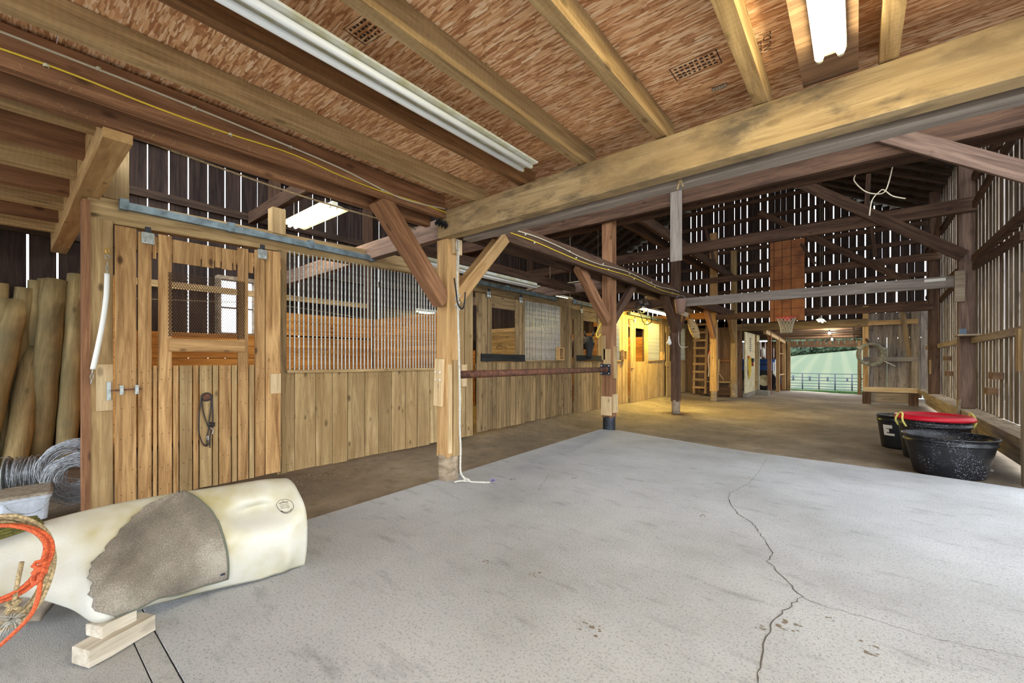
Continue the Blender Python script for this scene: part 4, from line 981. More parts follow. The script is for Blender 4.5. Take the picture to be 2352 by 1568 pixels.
disc(sc_ - sa * .13, sa, .18, .008, M_GALV, sp, 'flange'); disc(sc_ + sa * .13, sa, .18, .008, M_STEELD, sp, 'flange')
disc(sc_, sa, .10, .25, M_WIRE, sp, 'drum')
tubes('wire', coil('w', sc_, sa, .105, .165, .22, 44, .003, M_WIRE, '', ''), M_WIRE, sp, 4, kind='stuff')
tube('loose_end', smoothpts([sc_ + V((0, .1, .16)), sc_ + V((.1, .2, .22)), sc_ + V((.15, .3, .17)), sc_ + V((.2, .35, .05))], 5), .003, M_WIRE, sp, 5)
tube('loose_end', smoothpts([sc_ + V((0, -.1, .16)), sc_ + V((.05, -.18, .19)), sc_ + V((.1, -.3, .20))], 5), .003, M_WIRE, sp, 5)
pb = empty('plastic_box', (-5.32, .13, 0), 'milky plastic box with dusty lid beside the wire rolls', 'box')
ang = .25
def rrect(hx, hy, r, z, c, ang, n=4):
    out = []
    for (sx, sy, a0) in ((1, 1, 0), (-1, 1, PI / 2), (-1, -1, PI), (1, -1, 1.5 * PI)):
        for k in range(n + 1):
            a_ = a0 + PI / 2 * k / n; x, y = sx * (hx - r) + r * math.cos(a_), sy * (hy - r) + r * math.sin(a_)
            out.append(V((c[0] + x * math.cos(ang) - y * math.sin(ang), c[1] + x * math.sin(ang) + y * math.cos(ang), z)))
    return out
bc = (-5.32, .125); ang = -.06
mobj('tub', *loft([rrect(.18, .125, .04, .0, bc, ang), rrect(.195, .14, .04, .19, bc, ang), rrect(.185, .13, .04, .19, bc, ang), rrect(.17, .115, .04, .012, bc, ang)]), M_CLEARB, pb, smooth=False)
mobj('rim', *loft([rrect(.205, .15, .04, .175, bc, ang), rrect(.205, .15, .04, .20, bc, ang)]), M_CLEARB, pb)
mobj('lid', *loft([rrect(.21, .155, .04, .20, bc, ang), rrect(.21, .155, .04, .215, bc, ang), rrect(.195, .14, .04, .222, bc, ang)]), M_LID, pb)
tube('wire_handle', smoothpts([(-5.11, .01, .17), (-5.12, .05, .11), (-5.125, .12, .07), (-5.12, .2, .09), (-5.11, .25, .17)], 5), .003, M_WIRE, pb, 5)

# ------------------------------------------------------------------ cream fibreglass sled shell with worn mat
sl = empty('roping_sled', (-2.9, .7, 0), 'cream fibreglass roping sled shell with a worn grey mat, lying on the slab', 'sled')
# cross sections along Y: (y, [(x, z) front foot ... ridge ... back foot])
SEC = [(1.215, [(-2.70, .005), (-2.675, .10), (-2.665, .20), (-2.67, .30), (-2.70, .385), (-2.78, .445), (-2.87, .49), (-3.0, .49), (-3.15, .38), (-3.25, .15), (-3.28, .005)]),
       (1.10, [(-2.71, .01), (-2.66, .10), (-2.64, .20), (-2.66, .29), (-2.73, .36), (-2.80, .43), (-2.88, .50), (-3.0, .51), (-3.15, .40), (-3.25, .15), (-3.28, .005)]),
       (1.02, [(-2.69, .01), (-2.665, .10), (-2.65, .20), (-2.67, .30), (-2.765, .37), (-2.81, .44), (-2.89, .505), (-3.0, .515), (-3.16, .40), (-3.26, .15), (-3.28, .005)]),
       (.90, [(-2.73, .015), (-2.69, .10), (-2.67, .20), (-2.69, .31), (-2.80, .375), (-2.82, .45), (-2.90, .51), (-3.0, .52), (-3.16, .40), (-3.26, .15), (-3.28, .005)]),
       (.76, [(-2.76, .025), (-2.71, .11), (-2.69, .21), (-2.71, .32), (-2.77, .41), (-2.84, .47), (-2.92, .52), (-3.0, .525), (-3.16, .40), (-3.26, .15), (-3.28, .01)]),
       (.62, [(-2.76, .045), (-2.69, .12), (-2.69, .22), (-2.74, .33), (-2.81, .42), (-2.87, .48), (-2.94, .525), (-3.02, .53), (-3.16, .41), (-3.26, .17), (-3.28, .02)]),
       (.48, [(-2.72, .075), (-2.65, .14), (-2.68, .24), (-2.75, .34), (-2.83, .43), (-2.89, .49), (-2.96, .53), (-3.03, .53), (-3.16, .42), (-3.26, .2), (-3.28, .05)]),
       (.36, [(-2.66, .105), (-2.60, .16), (-2.65, .25), (-2.77, .34), (-2.84, .43), (-2.90, .49), (-2.97, .53), (-3.03, .53), (-3.16, .42), (-3.26, .23), (-3.28, .09)]),
       (.27, [(-2.64, .125), (-2.60, .17), (-2.68, .25), (-2.80, .34), (-2.86, .43), (-2.91, .49), (-2.98, .525), (-3.03, .525), (-3.15, .42), (-3.25, .26), (-3.27, .14)]),
       (.20, [(-2.80, .16), (-2.78, .20), (-2.80, .27), (-2.86, .36), (-2.89, .43), (-2.93, .485), (-2.98, .52), (-3.03, .52), (-3.12, .43), (-3.20, .30), (-3.22, .2)]),
       (.06, [(-2.88, .24), (-2.86, .28), (-2.87, .33), (-2.89, .39), (-2.91, .44), (-2.94, .48), (-2.98, .505), (-3.02, .505), (-3.08, .44), (-3.13, .36), (-3.15, .28)]),
       (-.12, [(-2.90, .28), (-2.88, .31), (-2.89, .35), (-2.90, .40), (-2.92, .44), (-2.95, .47), (-2.98, .49), (-3.02, .49), (-3.06, .44), (-3.10, .38), (-3.12, .31)])]
def resample(SEC, ns, nt):
    cols = [smoothpts([V((x, y, z)) for x, z in pts], 4) for y, pts in SEC]
    n = len(cols[0]); rows = [smoothpts([c[k] for c in cols], 5) for k in range(n)]
    return rows       # rows[k][j]: k round the section, j along Y
rows = resample(SEC, 4, 5); nk = len(rows); nj = len(rows[0])
def gs(a, c, w): return math.exp(-((a - c) / w) ** 2)
for k in range(nk):
    for j in range(nj):
        p = rows[k][j]
        if k < 30:
            d = -.075 * gs(p.y, 1.0, .12) * gs(p.z, .375, .05) + .034 * gs(p.y, 1.13, .05) * gs(p.z, .36, .07)
            d += .035 * gs(p.y, 1.09, .03) * gs(p.z, .06, .08) - .02 * gs(p.y, 1.03, .05) * gs(p.z, .06, .10)
            d += .042 * gs(p.y, .26 + .75 * max(0, p.z - .12), .05) * gs(p.z, .28, .16) - .045 * gs(p.y, .46 + .3 * p.z, .07) * gs(p.z, .25, .12)
            d -= .045 * gs(p.y, .13, .07) * gs(p.z, .36, .10)
            rows[k][j] = V((p.x + d, p.y, p.z + .25 * abs(d)))
vs = [rows[k][j] for j in range(nj) for k in range(nk)]
fs = [(j * nk + k, j * nk + k + 1, (j + 1) * nk + k + 1, (j + 1) * nk + k) for j in range(nj - 1) for k in range(nk - 1)]
shell = mobj('shell', vs, fs, M_SLED, sl, smooth=True); fixn(shell)
m_ = shell.modifiers.new('thick', 'SOLIDIFY'); m_.thickness = .006; m_.offset = 1
# front end cap
cap = [rows[k][0] for k in range(nk)]; cc = sum(cap, V()) / nk
mobj('end_cap', [cc + V((0, .015, -.03))] + cap, [(0, k + 1, k + 2) for k in range(nk - 1)] + [(0, nk, 1)], M_SLED, sl, smooth=True)
# worn mat: the part of the shell between two slanting borders, lifted 6 mm
def shell_pt(kf, jf, lift=.007):
    k0, j0 = min(int(kf), nk - 2), min(int(jf), nj - 2); a, b = kf - k0, jf - j0
    p = (rows[k0][j0] * (1 - a) + rows[k0 + 1][j0] * a) * (1 - b) + (rows[k0][j0 + 1] * (1 - a) + rows[k0 + 1][j0 + 1] * a) * b
    n_ = (rows[k0 + 1][j0] - rows[k0][j0]).cross(rows[k0][j0 + 1] - rows[k0][j0]).normalized()
    if n_.dot(p - V((-2.97, p.y, .25))) < 0: n_ = -n_
    return p + n_ * lift
def jy(y):
    for j in range(nj - 1):
        a, b = rows[0][j].y, rows[0][j + 1].y
        if (a - y) * (b - y) <= 0 and a != b: return j + (a - y) / (a - b)
    return 0.
def lerpt(tab, s_):
    for (a, b), (c, d) in zip(tab, tab[1:]):
        if s_ <= c: return b + (d - b) * (s_ - a) / (c - a)
    return tab[-1][1]
NA, NB = 40, 36; mv = []; mf = []; kt = 26.0
top_y, bot_y0, bot_y1 = .66, .80, .30
for i in range(NA + 1):
    s_ = i / NA; k_ = 3.2 + (kt - 3.2) * s_
    jr = jy(.80 - .03 * s_ - .11 * s_ ** 2.4); jl = jy(lerpt([(0, .32), (.1, .265), (.35, .265), (.5, .335), (.68, .42), (.85, .51), (1.01, .64)], s_) + .006 * math.sin(s_ * 60) + .004 * math.sin(s_ * 131))
    for q in range(NB + 1):
        mv.append(shell_pt(k_, jr + (jl - jr) * q / NB, .015 + .003 * math.sin(q * .5 + i * .3)))
for i in range(NA):
    for q in range(NB): mf.append((i * (NB + 1) + q, i * (NB + 1) + q + 1, (i + 1) * (NB + 1) + q + 1, (i + 1) * (NB + 1) + q))
mat_ = fixn(mobj('worn_mat', mv, mf, M_MAT, sl, smooth=True)); m_ = mat_.modifiers.new('thick', 'SOLIDIFY'); m_.thickness = .005; m_.offset = 0
edge = [V(mv[i * (NB + 1)]) for i in range(NA, -1, -1)] + [V(mv[q]) for q in range(NB + 1)]
tube('mat_binding', edge, .0055, plain('binding_green', (96, 98, 84), .8), sl, 6)
c = V(mv[NB + 1 + 2]) + V((.012, 0, .03)); mobj('rivet', *lathev([(0, .006), (.01, .004), (.012, -.004)], 10, c), M_STEELD, sl)
# round maker's mark printed on the shoulder of the shell
def mark(pts2, r, name): tube(name, [shell_pt(k, j, .0075) for k, j in pts2], r, M_STAMP, sl, 4)
kc, jc = 17.3, 4.2
oval = [(kc + 2.0 * math.cos(a * PI / 16), jc + 1.5 * math.sin(a * PI / 16)) for a in range(33)]; mark(oval, .0011, 'round_mark')
mark([(kc + .95, jc - .8), (kc + 1.15, jc - .3), (kc + 1.15, jc + .3), (kc + .95, jc + .8)], .002, 'round_mark')
for d in (.45, .05, -.3, -.6): mark([(kc + d, jc - .75), (kc + d, jc + .75)], .0009, 'round_mark')
mark([(kc - 1.2, jc - 1.0), (kc - 1.6, jc - .5), (kc - 1.72, jc), (kc - 1.6, jc + .5), (kc - 1.2, jc + 1.0)], .002, 'round_mark')
mark([(kc + 1.75, jc - .1), (kc + 1.45, jc + .05)], .0018, 'round_mark')
for i, (lab, sx, sy, z0, z1, rot) in enumerate((('squared wooden block lying on the slab under the sled nose', .13, .055, 0., .075, .35), ('smaller wooden block on top of the squared block under the sled', .07, .05, .076, .128, .30))):
    c = V((-2.63, .315, 0)); b_ = [(c.x + (a * math.cos(rot) - b * math.sin(rot)), c.y + (a * math.sin(rot) + b * math.cos(rot))) for a, b in ((-sx, -sy), (sx, -sy), (sx, sy), (-sx, sy))]
    ax = V((math.sin(rot) * -1, math.cos(rot), 0))
    rot2 = .42; d = V((math.cos(rot2 + PI / 2), math.sin(rot2 + PI / 2), 0)); c2 = V((-2.60 - .03 * i, .33 - .01 * i, (z0 + z1) / 2))
    beam('wood_block', c2 - d * sx, c2 + d * sx, sy * 2, z1 - z0, M_BLOCKW, None, (0, 0, 1), .003, 3, .004, label=lab, cat='wood block', group=None)
# sack mat on the floor under the sled neck
vs, fs = grid(0, 1, 0, 1, 16, 14, lambda x, y: 0); P = [(188, 1330), (60, 1305), (-60, 1400), (120, 1452)]
c4 = [PZ(188, 1372), PZ(40, 1345), PZ(-80, 1450), PZ(95, 1440)]
hz = [.16, .20, .03, .03]
vv = []
for x, y, z in vs:
    p = c4[0].lerp(c4[1], x).lerp(c4[3].lerp(c4[2], x), y); h_ = (hz[0] * (1 - x) + hz[1] * x) * (1 - y) + (hz[3] * (1 - x) + hz[2] * x) * y
    vv.append((p.x, p.y, max(.012, h_ + .02 * NZ.noise(V((x * 4, y * 4, 2)))) + .03 * math.exp(-((y - .55) / .08) ** 2)))
o = mobj('floor_mat', vv, fs, M_FELT, smooth=True, label='dirty folded mat on the floor below the sled neck', cat='mat'); m_ = o.modifiers.new('thick', 'SOLIDIFY'); m_.thickness = .012; m_.offset = 1
fixn(o)

# ------------------------------------------------------------------ lassos
def lasso(c, rx, rz, turns, r, mat, name, label, jit=.02, tilt=.3, extra=(), knot=None):
    t = empty(name, c, label, 'lasso'); c = V(c)
    ey = V((.13, .99, 0)); ez = V((-tilt, 0, 1)).normalized(); en = ey.cross(ez)
    for k in range(turns):
        a0, dx, dz = R(-jit, jit), R(-jit, jit), R(-jit, jit); q = 1 + R(-.10, .06)
        pts = [c + ey * (dx + rx * q * math.cos(2 * PI * i / 40) * (1 + .06 * math.sin(3 * PI * i / 20))) + ez * (dz + rz * q * math.sin(2 * PI * i / 40)) + en * (a0 + .008 * k + .012 * math.sin(2 * PI * i / 40 * 2)) for i in range(40)]
        tube('coil_turn', pts, r, mat, t, 8, True)
    for e in extra: tube('rope_tail', smoothpts(e, 6), r, mat, t, 8)
    if knot is not None:
        kn = [V(knot) + V((.016 * math.cos(i * .9), .018 * math.sin(i * 1.2), .022 * math.cos(i * .6))) for i in range(16)]; tube('honda_knot', kn, r, mat, t, 8)
    return t
tcen = ray(10, 1312); C0 = EYE + tcen * 1.82
T2 = lambda u, v, s_: EYE + ray(u, v) * s_
lasso(T2(5, 1312, 1.70), .135, .20, 6, .0075, M_ROPET, 'lasso', 'tan braided lasso hanging in a coil over the sled neck', .02, .2, [[T2(50, 1290, 1.68), T2(40, 1340, 1.67), T2(33, 1380, 1.67), T2(28, 1400, 1.67)]], T2(30, 1392, 1.67))
lasso(T2(0, 1288, 1.66), .145, .15, 3, .0075, M_ROPEO, 'lasso', 'orange lasso looped over the tan lasso', .015, .15, [[T2(92, 1305, 1.63), T2(90, 1360, 1.63), T2(72, 1410, 1.63), T2(30, 1455, 1.63), T2(-10, 1490, 1.63)], [T2(93, 1308, 1.63), T2(76, 1325, 1.625), T2(80, 1340, 1.625), T2(95, 1325, 1.625), T2(94, 1305, 1.625)]], T2(92, 1304, 1.625))
lg = empty('lasso', T2(10, 1205, 1.95), 'olive green lasso lying flat on top of the sled neck', 'lasso')
gc = V((-2.96, .02, .53))
for k in range(4):
    tube('coil_turn', [gc + V((.10 * (1 - .06 * k) * math.cos(i * PI / 18), .13 * (1 - .05 * k) * math.sin(i * PI / 18) - .03, .012 * k + .01 * math.sin(i * PI / 9))) for i in range(36)], .008, M_ROPEG, lg, 8, True)
vs = []; fs = []; c = T2(26, 1420, 1.665)
for i in range(260):
    d = V((R(-1, 1), R(-1, 1), R(-1.4, .7))) * .045; s_ = V((R(-1, 1), R(-1, 1), R(-1, 1))) * .0025; o_ = len(vs); vs += [c - s_, c + s_, c + d]; fs.append((o_, o_ + 1, o_ + 2))
mobj('frayed_tassel', vs, fs, M_ROPEW, bpy.data.objects['lasso'], kind='stuff')
# ------------------------------------------------------------------ black tubs
def tub(name, c, r, h, label, mat=None, rb=.78, sx=1., lid=None, handles=None, n=40):
    t = empty(name, c, label, 'tub'); mat = mat or M_TUB
    prof = [(0, .005), (r * rb, .005), (r * rb * 1.03, .03), (r * .95, h * .80), (r * .955, h * .82), (r * 1.0, h * .83), (r * 1.0, h * .86), (r * .965, h * .87), (r * .975, h * .97), (r * 1.03, h * .975), (r * 1.03, h), (r * .97, h), (r * .93, h * .85), (r * rb * .97, .03), (0, .025)]
    fixn(mobj('body', *lathev(prof, n, c, sx, 1.), mat, t, smooth=True))
    if lid:
        lp = [(0, h + .03), (r * .80, h + .03), (r * .84, h + .045), (r * 1.0, h + .045), (r * 1.07, h + .02), (r * 1.09, h - .015), (r * 1.06, h - .015), (r * 1.045, h + .002), (0, h + .005)]
        fixn(mobj('lid', *lathev(lp, n, c, sx, 1.), lid, t, smooth=True))
    for a_ in (handles or []):
        d = V((math.cos(a_), math.sin(a_), 0)); s_ = V((-d.y, d.x, 0)); q = V(c) + d * r * 1.03
        tube('rope_handle', smoothpts([q - s_ * .07 + V((0, 0, h * .80)), q - s_ * .06 + d * .04 + V((0, 0, h * .95)), q - s_ * .03 + d * .02 + V((0, 0, h + .06)), q + s_ * .03 + d * .02 + V((0, 0, h + .06)), q + s_ * .06 + d * .04 + V((0, 0, h * .95)), q + s_ * .07 + V((0, 0, h * .80))], 5), .012, plain('yellow_rope', (214, 204, 110), .8) if 'yellow_rope' not in bpy.data.materials else bpy.data.materials['yellow_rope'], t, 8)
    return t
tub('muck_tub', (.83, 7.08, -.055), .40, .47, 'speckled black rubber tub standing at the slab edge', rb=.74)
tub('muck_tub', (.80, 8.05, -.05), .37, .56, 'black tub with a red lid and yellow rope handles', lid=M_RED_P, handles=(3.7, .4), rb=.8)
lb = tub('muck_bucket', (.50, 8.76, -.05), .27, .50, 'black bucket of straw with torn white sticker behind the red-lidded tub', M_PLASTB, .76)
c = V((.50, 8.76, -.05)); lbl = []
for (a0, a1, z0, z1) in ((-2.45, -2.25, .20, .36), (-2.25, -1.95, .31, .36), (-2.25, -1.85, .20, .235), (-2.25, -2.12, .25, .30)):
    n = 5; vv = [];
    for i in range(n + 1):
        a_ = a0 + (a1 - a0) * i / n
        for z in (z0, z1): rr = .27 * (.76 + .19 * z / .4) + .004; vv.append((c.x + rr * math.cos(a_), c.y + rr * math.sin(a_), c.z + z))
    mobj('torn_sticker', vv, [(2 * i, 2 * i + 2, 2 * i + 3, 2 * i + 1) for i in range(n)], M_CREAMSTK, lb)
vs = []; fs = []
for i in range(260):
    a_ = R(0, 2 * PI); r_ = .22 * math.sqrt(R(0, 1)); p = c + V((r_ * math.cos(a_), r_ * math.sin(a_), .42 + R(0, .05))); d = V((R(-1, 1), R(-1, 1), R(-.2, .6))).normalized() * R(.05, .10); s_ = V((R(-1, 1), R(-1, 1), R(-1, 1))) * .002
    o_ = len(vs); vs += [p - s_, p + s_, p + d]; fs.append((o_, o_ + 1, o_ + 2))
mobj('straw', vs, fs, M_STRAW, lb, kind='stuff')
for (u, v, s_) in ((2270, 1080, .05), (2225, 1000, .04)):
    p = PZ(u, v, -.04); vv, ff = lathev([(0, -.3 * s_), (s_ * .9, -.1 * s_), (s_, .1 * s_), (s_ * .6, .5 * s_), (0, .6 * s_)], 10, (p.x, p.y, p.z))
    mobj('floor_stone', [(a + .01 * NZ.noise(V((a * 30, b * 30, q * 30))), b, q) for a, b, q in vv], ff, M_BLOCK, smooth=True, label=['pale stone on the dirt beside the speckled tub', 'small stone behind the tubs by the sill'][0 if u > 2250 else 1], cat='stone')

# ------------------------------------------------------------------ basketball hoop
BY = 14.40
x0, x1 = xy(1769, BY), xy(1848, BY); zb0 = PY(1808, 737, BY).z; zb1 = PY(1808, 552, BY).z
hp = empty('basketball_hoop', ((x0 + x1) / 2, BY, zb0), 'orange plywood backboard with black grid lines, red rim and white net', 'basketball hoop')
bb = box('backboard', x0, x1, BY - .012, BY + .012, zb0, zb1, M_BOARD, hp)
for fx in (.12, .36, .62): box('grid_line', x0 + (x1 - x0) * fx - .006, x0 + (x1 - x0) * fx + .006, BY - .0135, BY - .012, zb0, zb1, M_NAIL, bb)
for fz in (.155, .33, .52, .70, .80, .90): box('grid_line', x0, x1, BY - .0138, BY - .012, zb0 + (zb1 - zb0) * fz - .005, zb0 + (zb1 - zb0) * fz + .005, M_NAIL, bb)
rc = V((xy(1806, BY - .30), BY - .30, PY(1806, 729, BY - .3).z)); rr = .235
tube('rim', [rc + V((rr * math.cos(i * PI / 20), rr * math.sin(i * PI / 20), 0)) for i in range(40)], .011, M_RIMR, hp, 8, True)
box('rim_bracket', rc.x - .08, rc.x + .08, BY - .09, BY - .012, rc.z - .07, rc.z + .02, M_RIMR, hp)
runs = []; K = 14
for k in range(K):
    for sg in (1, -1):
        pts = []
        for i in range(9):
            t_ = i / 8; a_ = 2 * PI * (k + sg * t_ * 2.4) / K; r_ = rr * (1 - .42 * math.sin(t_ * PI * .5)); pts.append(rc + V((r_ * math.cos(a_), r_ * math.sin(a_), -.44 * t_)))
        runs.append((pts, .006, False))
tubes('net', runs, M_ROPEW, hp, 4)

# ------------------------------------------------------------------ wire coil on the board panel
cc = PY(2000, 813, 16.66)
wc = empty('hose_coil', cc, 'coil of grey hose hung on a hook at the board panel', 'hose')
for k in range(11):
    q = R(.86, 1.08); dx, dz, dy = R(-.03, .03), R(-.03, .03), R(-.08, .03)
    tube('coil_turn', [cc + V((dx + .29 * q * math.cos(i * PI / 16), dy + .02 * math.sin(i * PI / 8 + k), dz + .32 * q * math.sin(i * PI / 16))) for i in range(32)], .016, plain('grey_hose', (150, 146, 128), .6, var=.3) if k == 0 else bpy.data.materials['grey_hose'], wc, 7, True)
beam('hook_stake', cc + V((-.0, -.10, .22)), cc + V((-.10, .18, .46)), .05, .05, M_DARK, wc)
for a_ in (.6, 2.4, 4.4):
    q = cc + V((.36 * math.cos(a_), -.03, .29 * math.sin(a_))); tube('tie', [q + V((.05 * math.cos(i), .05 * math.sin(i), .03 * math.sin(2 * i))) for i in range(7)], .010, M_CREAMSTK, wc, 5)
tube('hose_end', [cc + V((.28, -.03, -.2)), cc + V((.55, -.03, -.36))], .012, M_CREAMSTK, wc, 6)

# ------------------------------------------------------------------ ladder
ld = empty('ladder', (-4.55, 16.5, 0), 'fixed wooden ladder at the end of the stalls', 'ladder')
a0, a1 = xy(1594, 16.45), xy(1620, 16.45)
for x in (a0, a1): beam('rail', (x, 16.45, 0.05), (x + .05, 16.5, 2.85), .06, .09, M_POST, ld, up=(0, -1, 0))
for k in range(9):
    z = .28 + .29 * k; beam('rung', (a0 - .03 + .004 * k, 16.38, z), (a1 + .03 + .004 * k, 16.38, z), .05, .075, M_POST, ld)
# bench shelf behind the lead-rope post
bn = empty('feed_bench', (-4.0, 16.7, 0), 'low wooden bench board between the ladder and the corner post', 'bench')
box('seat', -4.55, -3.50, 16.55, 16.90, .47, .52, M_STALL, bn); box('front_board', -4.55, -3.50, 16.62, 16.66, .02, .30, M_DARK, bn)
for x in (-4.5, -3.58): box('leg', x, x + .06, 16.68, 16.76, 0, .47, M_STALL2, bn)
beam('stick', (-4.02, 16.78, .92), (-3.76, 16.80, .55), .03, .02, M_PALE, None, label='short white stick leaning in the alcove above the bench', cat='stick')
# things hung on posts
lr = empty('lead_rope', (-3.72, 14.62, 1.1), 'red and white lead rope hanging on the pale post', 'rope')
tube('strand', smoothpts([(-3.715, 14.62, 1.55), (-3.74, 14.60, 1.3), (-3.72, 14.60, 1.0), (-3.74, 14.6, .75)], 5), .012, M_ROPEW, lr, 6)
tube('strand', smoothpts([(-3.715, 14.62, 1.55), (-3.76, 14.61, 1.35), (-3.75, 14.61, 1.05)], 5), .010, plain('dull_red', (150, 60, 50), .8), lr, 6)
tube('clip', [(-3.715, 14.62, 1.52), (-3.715, 14.62, 1.58)], .02, plain('red_clip', (220, 50, 40), .6), lr, 6)
yl = tube('yellow_loop', smoothpts([(-3.70, 7.14, 2.0), (-3.74, 7.10, 1.9), (-3.79, 7.1, 1.78), (-3.76, 7.1, 1.72), (-3.71, 7.12, 1.78)], 5), .012, M_WIREY, None, 7, label='yellow rope loop on the steel-plate post', cat='rope')
bagv, bagf = lathev([(0, -.11), (.04, -.10), (.055, -.05), (.035, .03), (.014, .08), (.02, .11), (0, .11)], 12, (-3.64, 10.63, 1.78))
mobj('plastic_bag', [(a + .02 * NZ.noise(V((a * 25, b * 25, q * 25))), b + .02 * NZ.noise(V((b * 25, q * 25, 4))), q) for a, b, q in bagv], bagf, M_HOSE, label='white plastic bag hung on the dark shavings-ring post', cat='bag', smooth=True)
cable('cord', [(-3.43, 10.70, 2.0), (-3.42, 10.66, 1.85), (-3.40, 10.64, 1.68), (-3.33, 10.64, 1.60), (-3.2, 10.66, 1.62)], .008, M_ROPEW, 'white cord drooping from the dark shavings-ring post', cat='cord')
# buckets and feed sack clutter at the top of the third post
bk = empty('hung_bucket', (-3.30, 10.45, 2.52), 'dented pinkish bucket hung at the top of the dark shavings-ring post', 'bucket')
mobj('body', *lathev([(0, -.12), (.10, -.12), (.14, .20), (.15, .21), (.13, .21), (.09, -.10), (0, -.10)], 20, (-3.30, 10.42, 2.55)), plain('dusty_pink', (158, 128, 116), .7), bk, smooth=True)
tube('bail', smoothpts([(-3.44, 10.42, 2.74), (-3.36, 10.42, 2.84), (-3.24, 10.42, 2.84), (-3.16, 10.42, 2.74)], 5), .006, M_WIRE, bk, 5)
a = PY(1580, 710, 10.42); b = PY(1578 - 22, 718, 10.42)
beam('wood_scrap', PY(1556, 714, 10.45), PY(1581, 724, 10.45), .10, .05, M_POSTG, None, up=(0, -1, 0), label='short scrap of wood wedged beside the hung bucket', cat='wood scrap')
pl = empty('hanging_float', PY(1595, 755, 11.2), 'old wooden yoke block hanging beside the dark shavings-ring post', 'wood block')
a = PY(1585, 733, 11.2); b = PY(1602, 778, 11.2)
rings = []
for i in range(9):
    t_ = i / 8; c_ = a.lerp(b, t_); w_ = .08 * math.sin(PI * (.12 + .76 * t_)) + .03
    rings.append([c_ + V((w_ * math.cos(k * PI / 6), .10 * math.sin(k * PI / 6), .3 * w_ * math.cos(k * PI / 6))) for k in range(12)])
fixn(mobj('block', *loft(rings), M_STALL, pl, smooth=True)); tube('hanger', [a + V((0, 0, .0)), V((-3.41, 11.2, 2.82))], .01, M_ENG, pl, 6)
# round fan on the aisle beam
fc = PY(1476, 702, 10.68)
fn = empty('barn_fan', fc, 'round dusty barn fan hanging on the aisle beam', 'fan')
tube('cage_ring', [fc + V((.19 * math.cos(i * PI / 14), 0, .19 * math.sin(i * PI / 14))) for i in range(28)], .012, M_STEELD, fn, 6, True)
tube('cage_ring', [fc + V((.13 * math.cos(i * PI / 14), -.05, .13 * math.sin(i * PI / 14))) for i in range(28)], .006, M_STEELD, fn, 5, True)
for k in range(10):
    a_ = k * PI / 5; tube('cage_wire', smoothpts([fc + V((.03 * math.cos(a_), -.08, .03 * math.sin(a_))), fc + V((.13 * math.cos(a_), -.05, .13 * math.sin(a_))), fc + V((.19 * math.cos(a_), 0, .19 * math.sin(a_)))], 3), .004, M_STEELD, fn, 4)
for k in range(4):
    a_ = k * PI / 2 + .4; d = V((math.cos(a_), 0, math.sin(a_))); s_ = V((-d.z, 0, d.x))
    mobj('blade', [fc + d * .03 - s_ * .02, fc + d * .16 - s_ * .05 + V((0, .02, 0)), fc + d * .16 + s_ * .05 - V((0, .02, 0)), fc + d * .03 + s_ * .02] + [q + V((0, .004, 0)) for q in (fc + d * .03 - s_ * .02, fc + d * .16 - s_ * .05 + V((0, .02, 0)), fc + d * .16 + s_ * .05 - V((0, .02, 0)), fc + d * .03 + s_ * .02)], [(0, 1, 2, 3), (7, 6, 5, 4), (0, 4, 5, 1), (1, 5, 6, 2), (2, 6, 7, 3), (3, 7, 4, 0)], M_GREY, fn)
mobj('hub', *lathev([(0, -.05), (.05, -.05), (.05, .05), (0, .05)], 12, fc), M_ENG, fn)
tube('cord', smoothpts([fc + V((-.05, 0, -.18)), fc + V((.0, 0, -.40)), fc + V((.10, 0, -.50)), fc + V((.24, 0, -.42)), fc + V((.2, 0, -.25)), fc + V((.1, 0, -.1))], 6), .012, M_CORD, fn, 6)
# shavings ring round the third post
vs = []; fs = []
for i in range(1500):
    a_ = R(0, 2 * PI); r_ = .12 + .34 * abs(random.gauss(0, .5)); p = V((-3.52 + r_ * math.cos(a_) * 1.1, 10.76 + r_ * math.sin(a_), 0)); p.z = dirt_z(p.x, p.y) + .004 + .04 * max(0, .4 - r_)
    o_ = len(vs); d = V((R(-1, 1), R(-1, 1), R(0, .6))) * .018; e = V((-d.y, d.x, .002)) * .5; vs += [p - d, p + e, p + d]; fs.append((o_, o_ + 1, o_ + 2))
mobj('wood_shavings', vs, fs, plain('dark_shavings', (104, 80, 52), .95), kind='stuff', label='ring of dark wood shavings round a post foot', cat='shavings')
vs = []; fs = []
for i in range(5000):
    y_ = R(1.6, 9.5); x_ = -5.0 + abs(random.gauss(0, .28)); p = V((x_, y_, dirt_z(x_, y_) + .004)); o_ = len(vs); s_ = R(.004, .011); d = V((R(-1, 1), R(-1, 1), R(0, .5))) * s_; e = V((-d.y, d.x, 0)); vs += [p - d, p + e, p + d]; fs.append((o_, o_ + 1, o_ + 2))
for i in range(1600):
    x_ = R(-5.9, -4.0); y_ = R(-.1, .5); p = V((x_, y_, dirt_z(x_, y_) + .006)); o_ = len(vs); s_ = R(.004, .012); d = V((R(-1, 1), R(-1, 1), R(0, .5))) * s_; e = V((-d.y, d.x, 0)); vs += [p - d, p + e, p + d]; fs.append((o_, o_ + 1, o_ + 2))
mobj('bedding_chips', vs, fs, plain('bedding_chip', (176, 156, 122), .95), kind='stuff', label='scattered bedding chips along the foot of the stall fronts', cat='bedding')

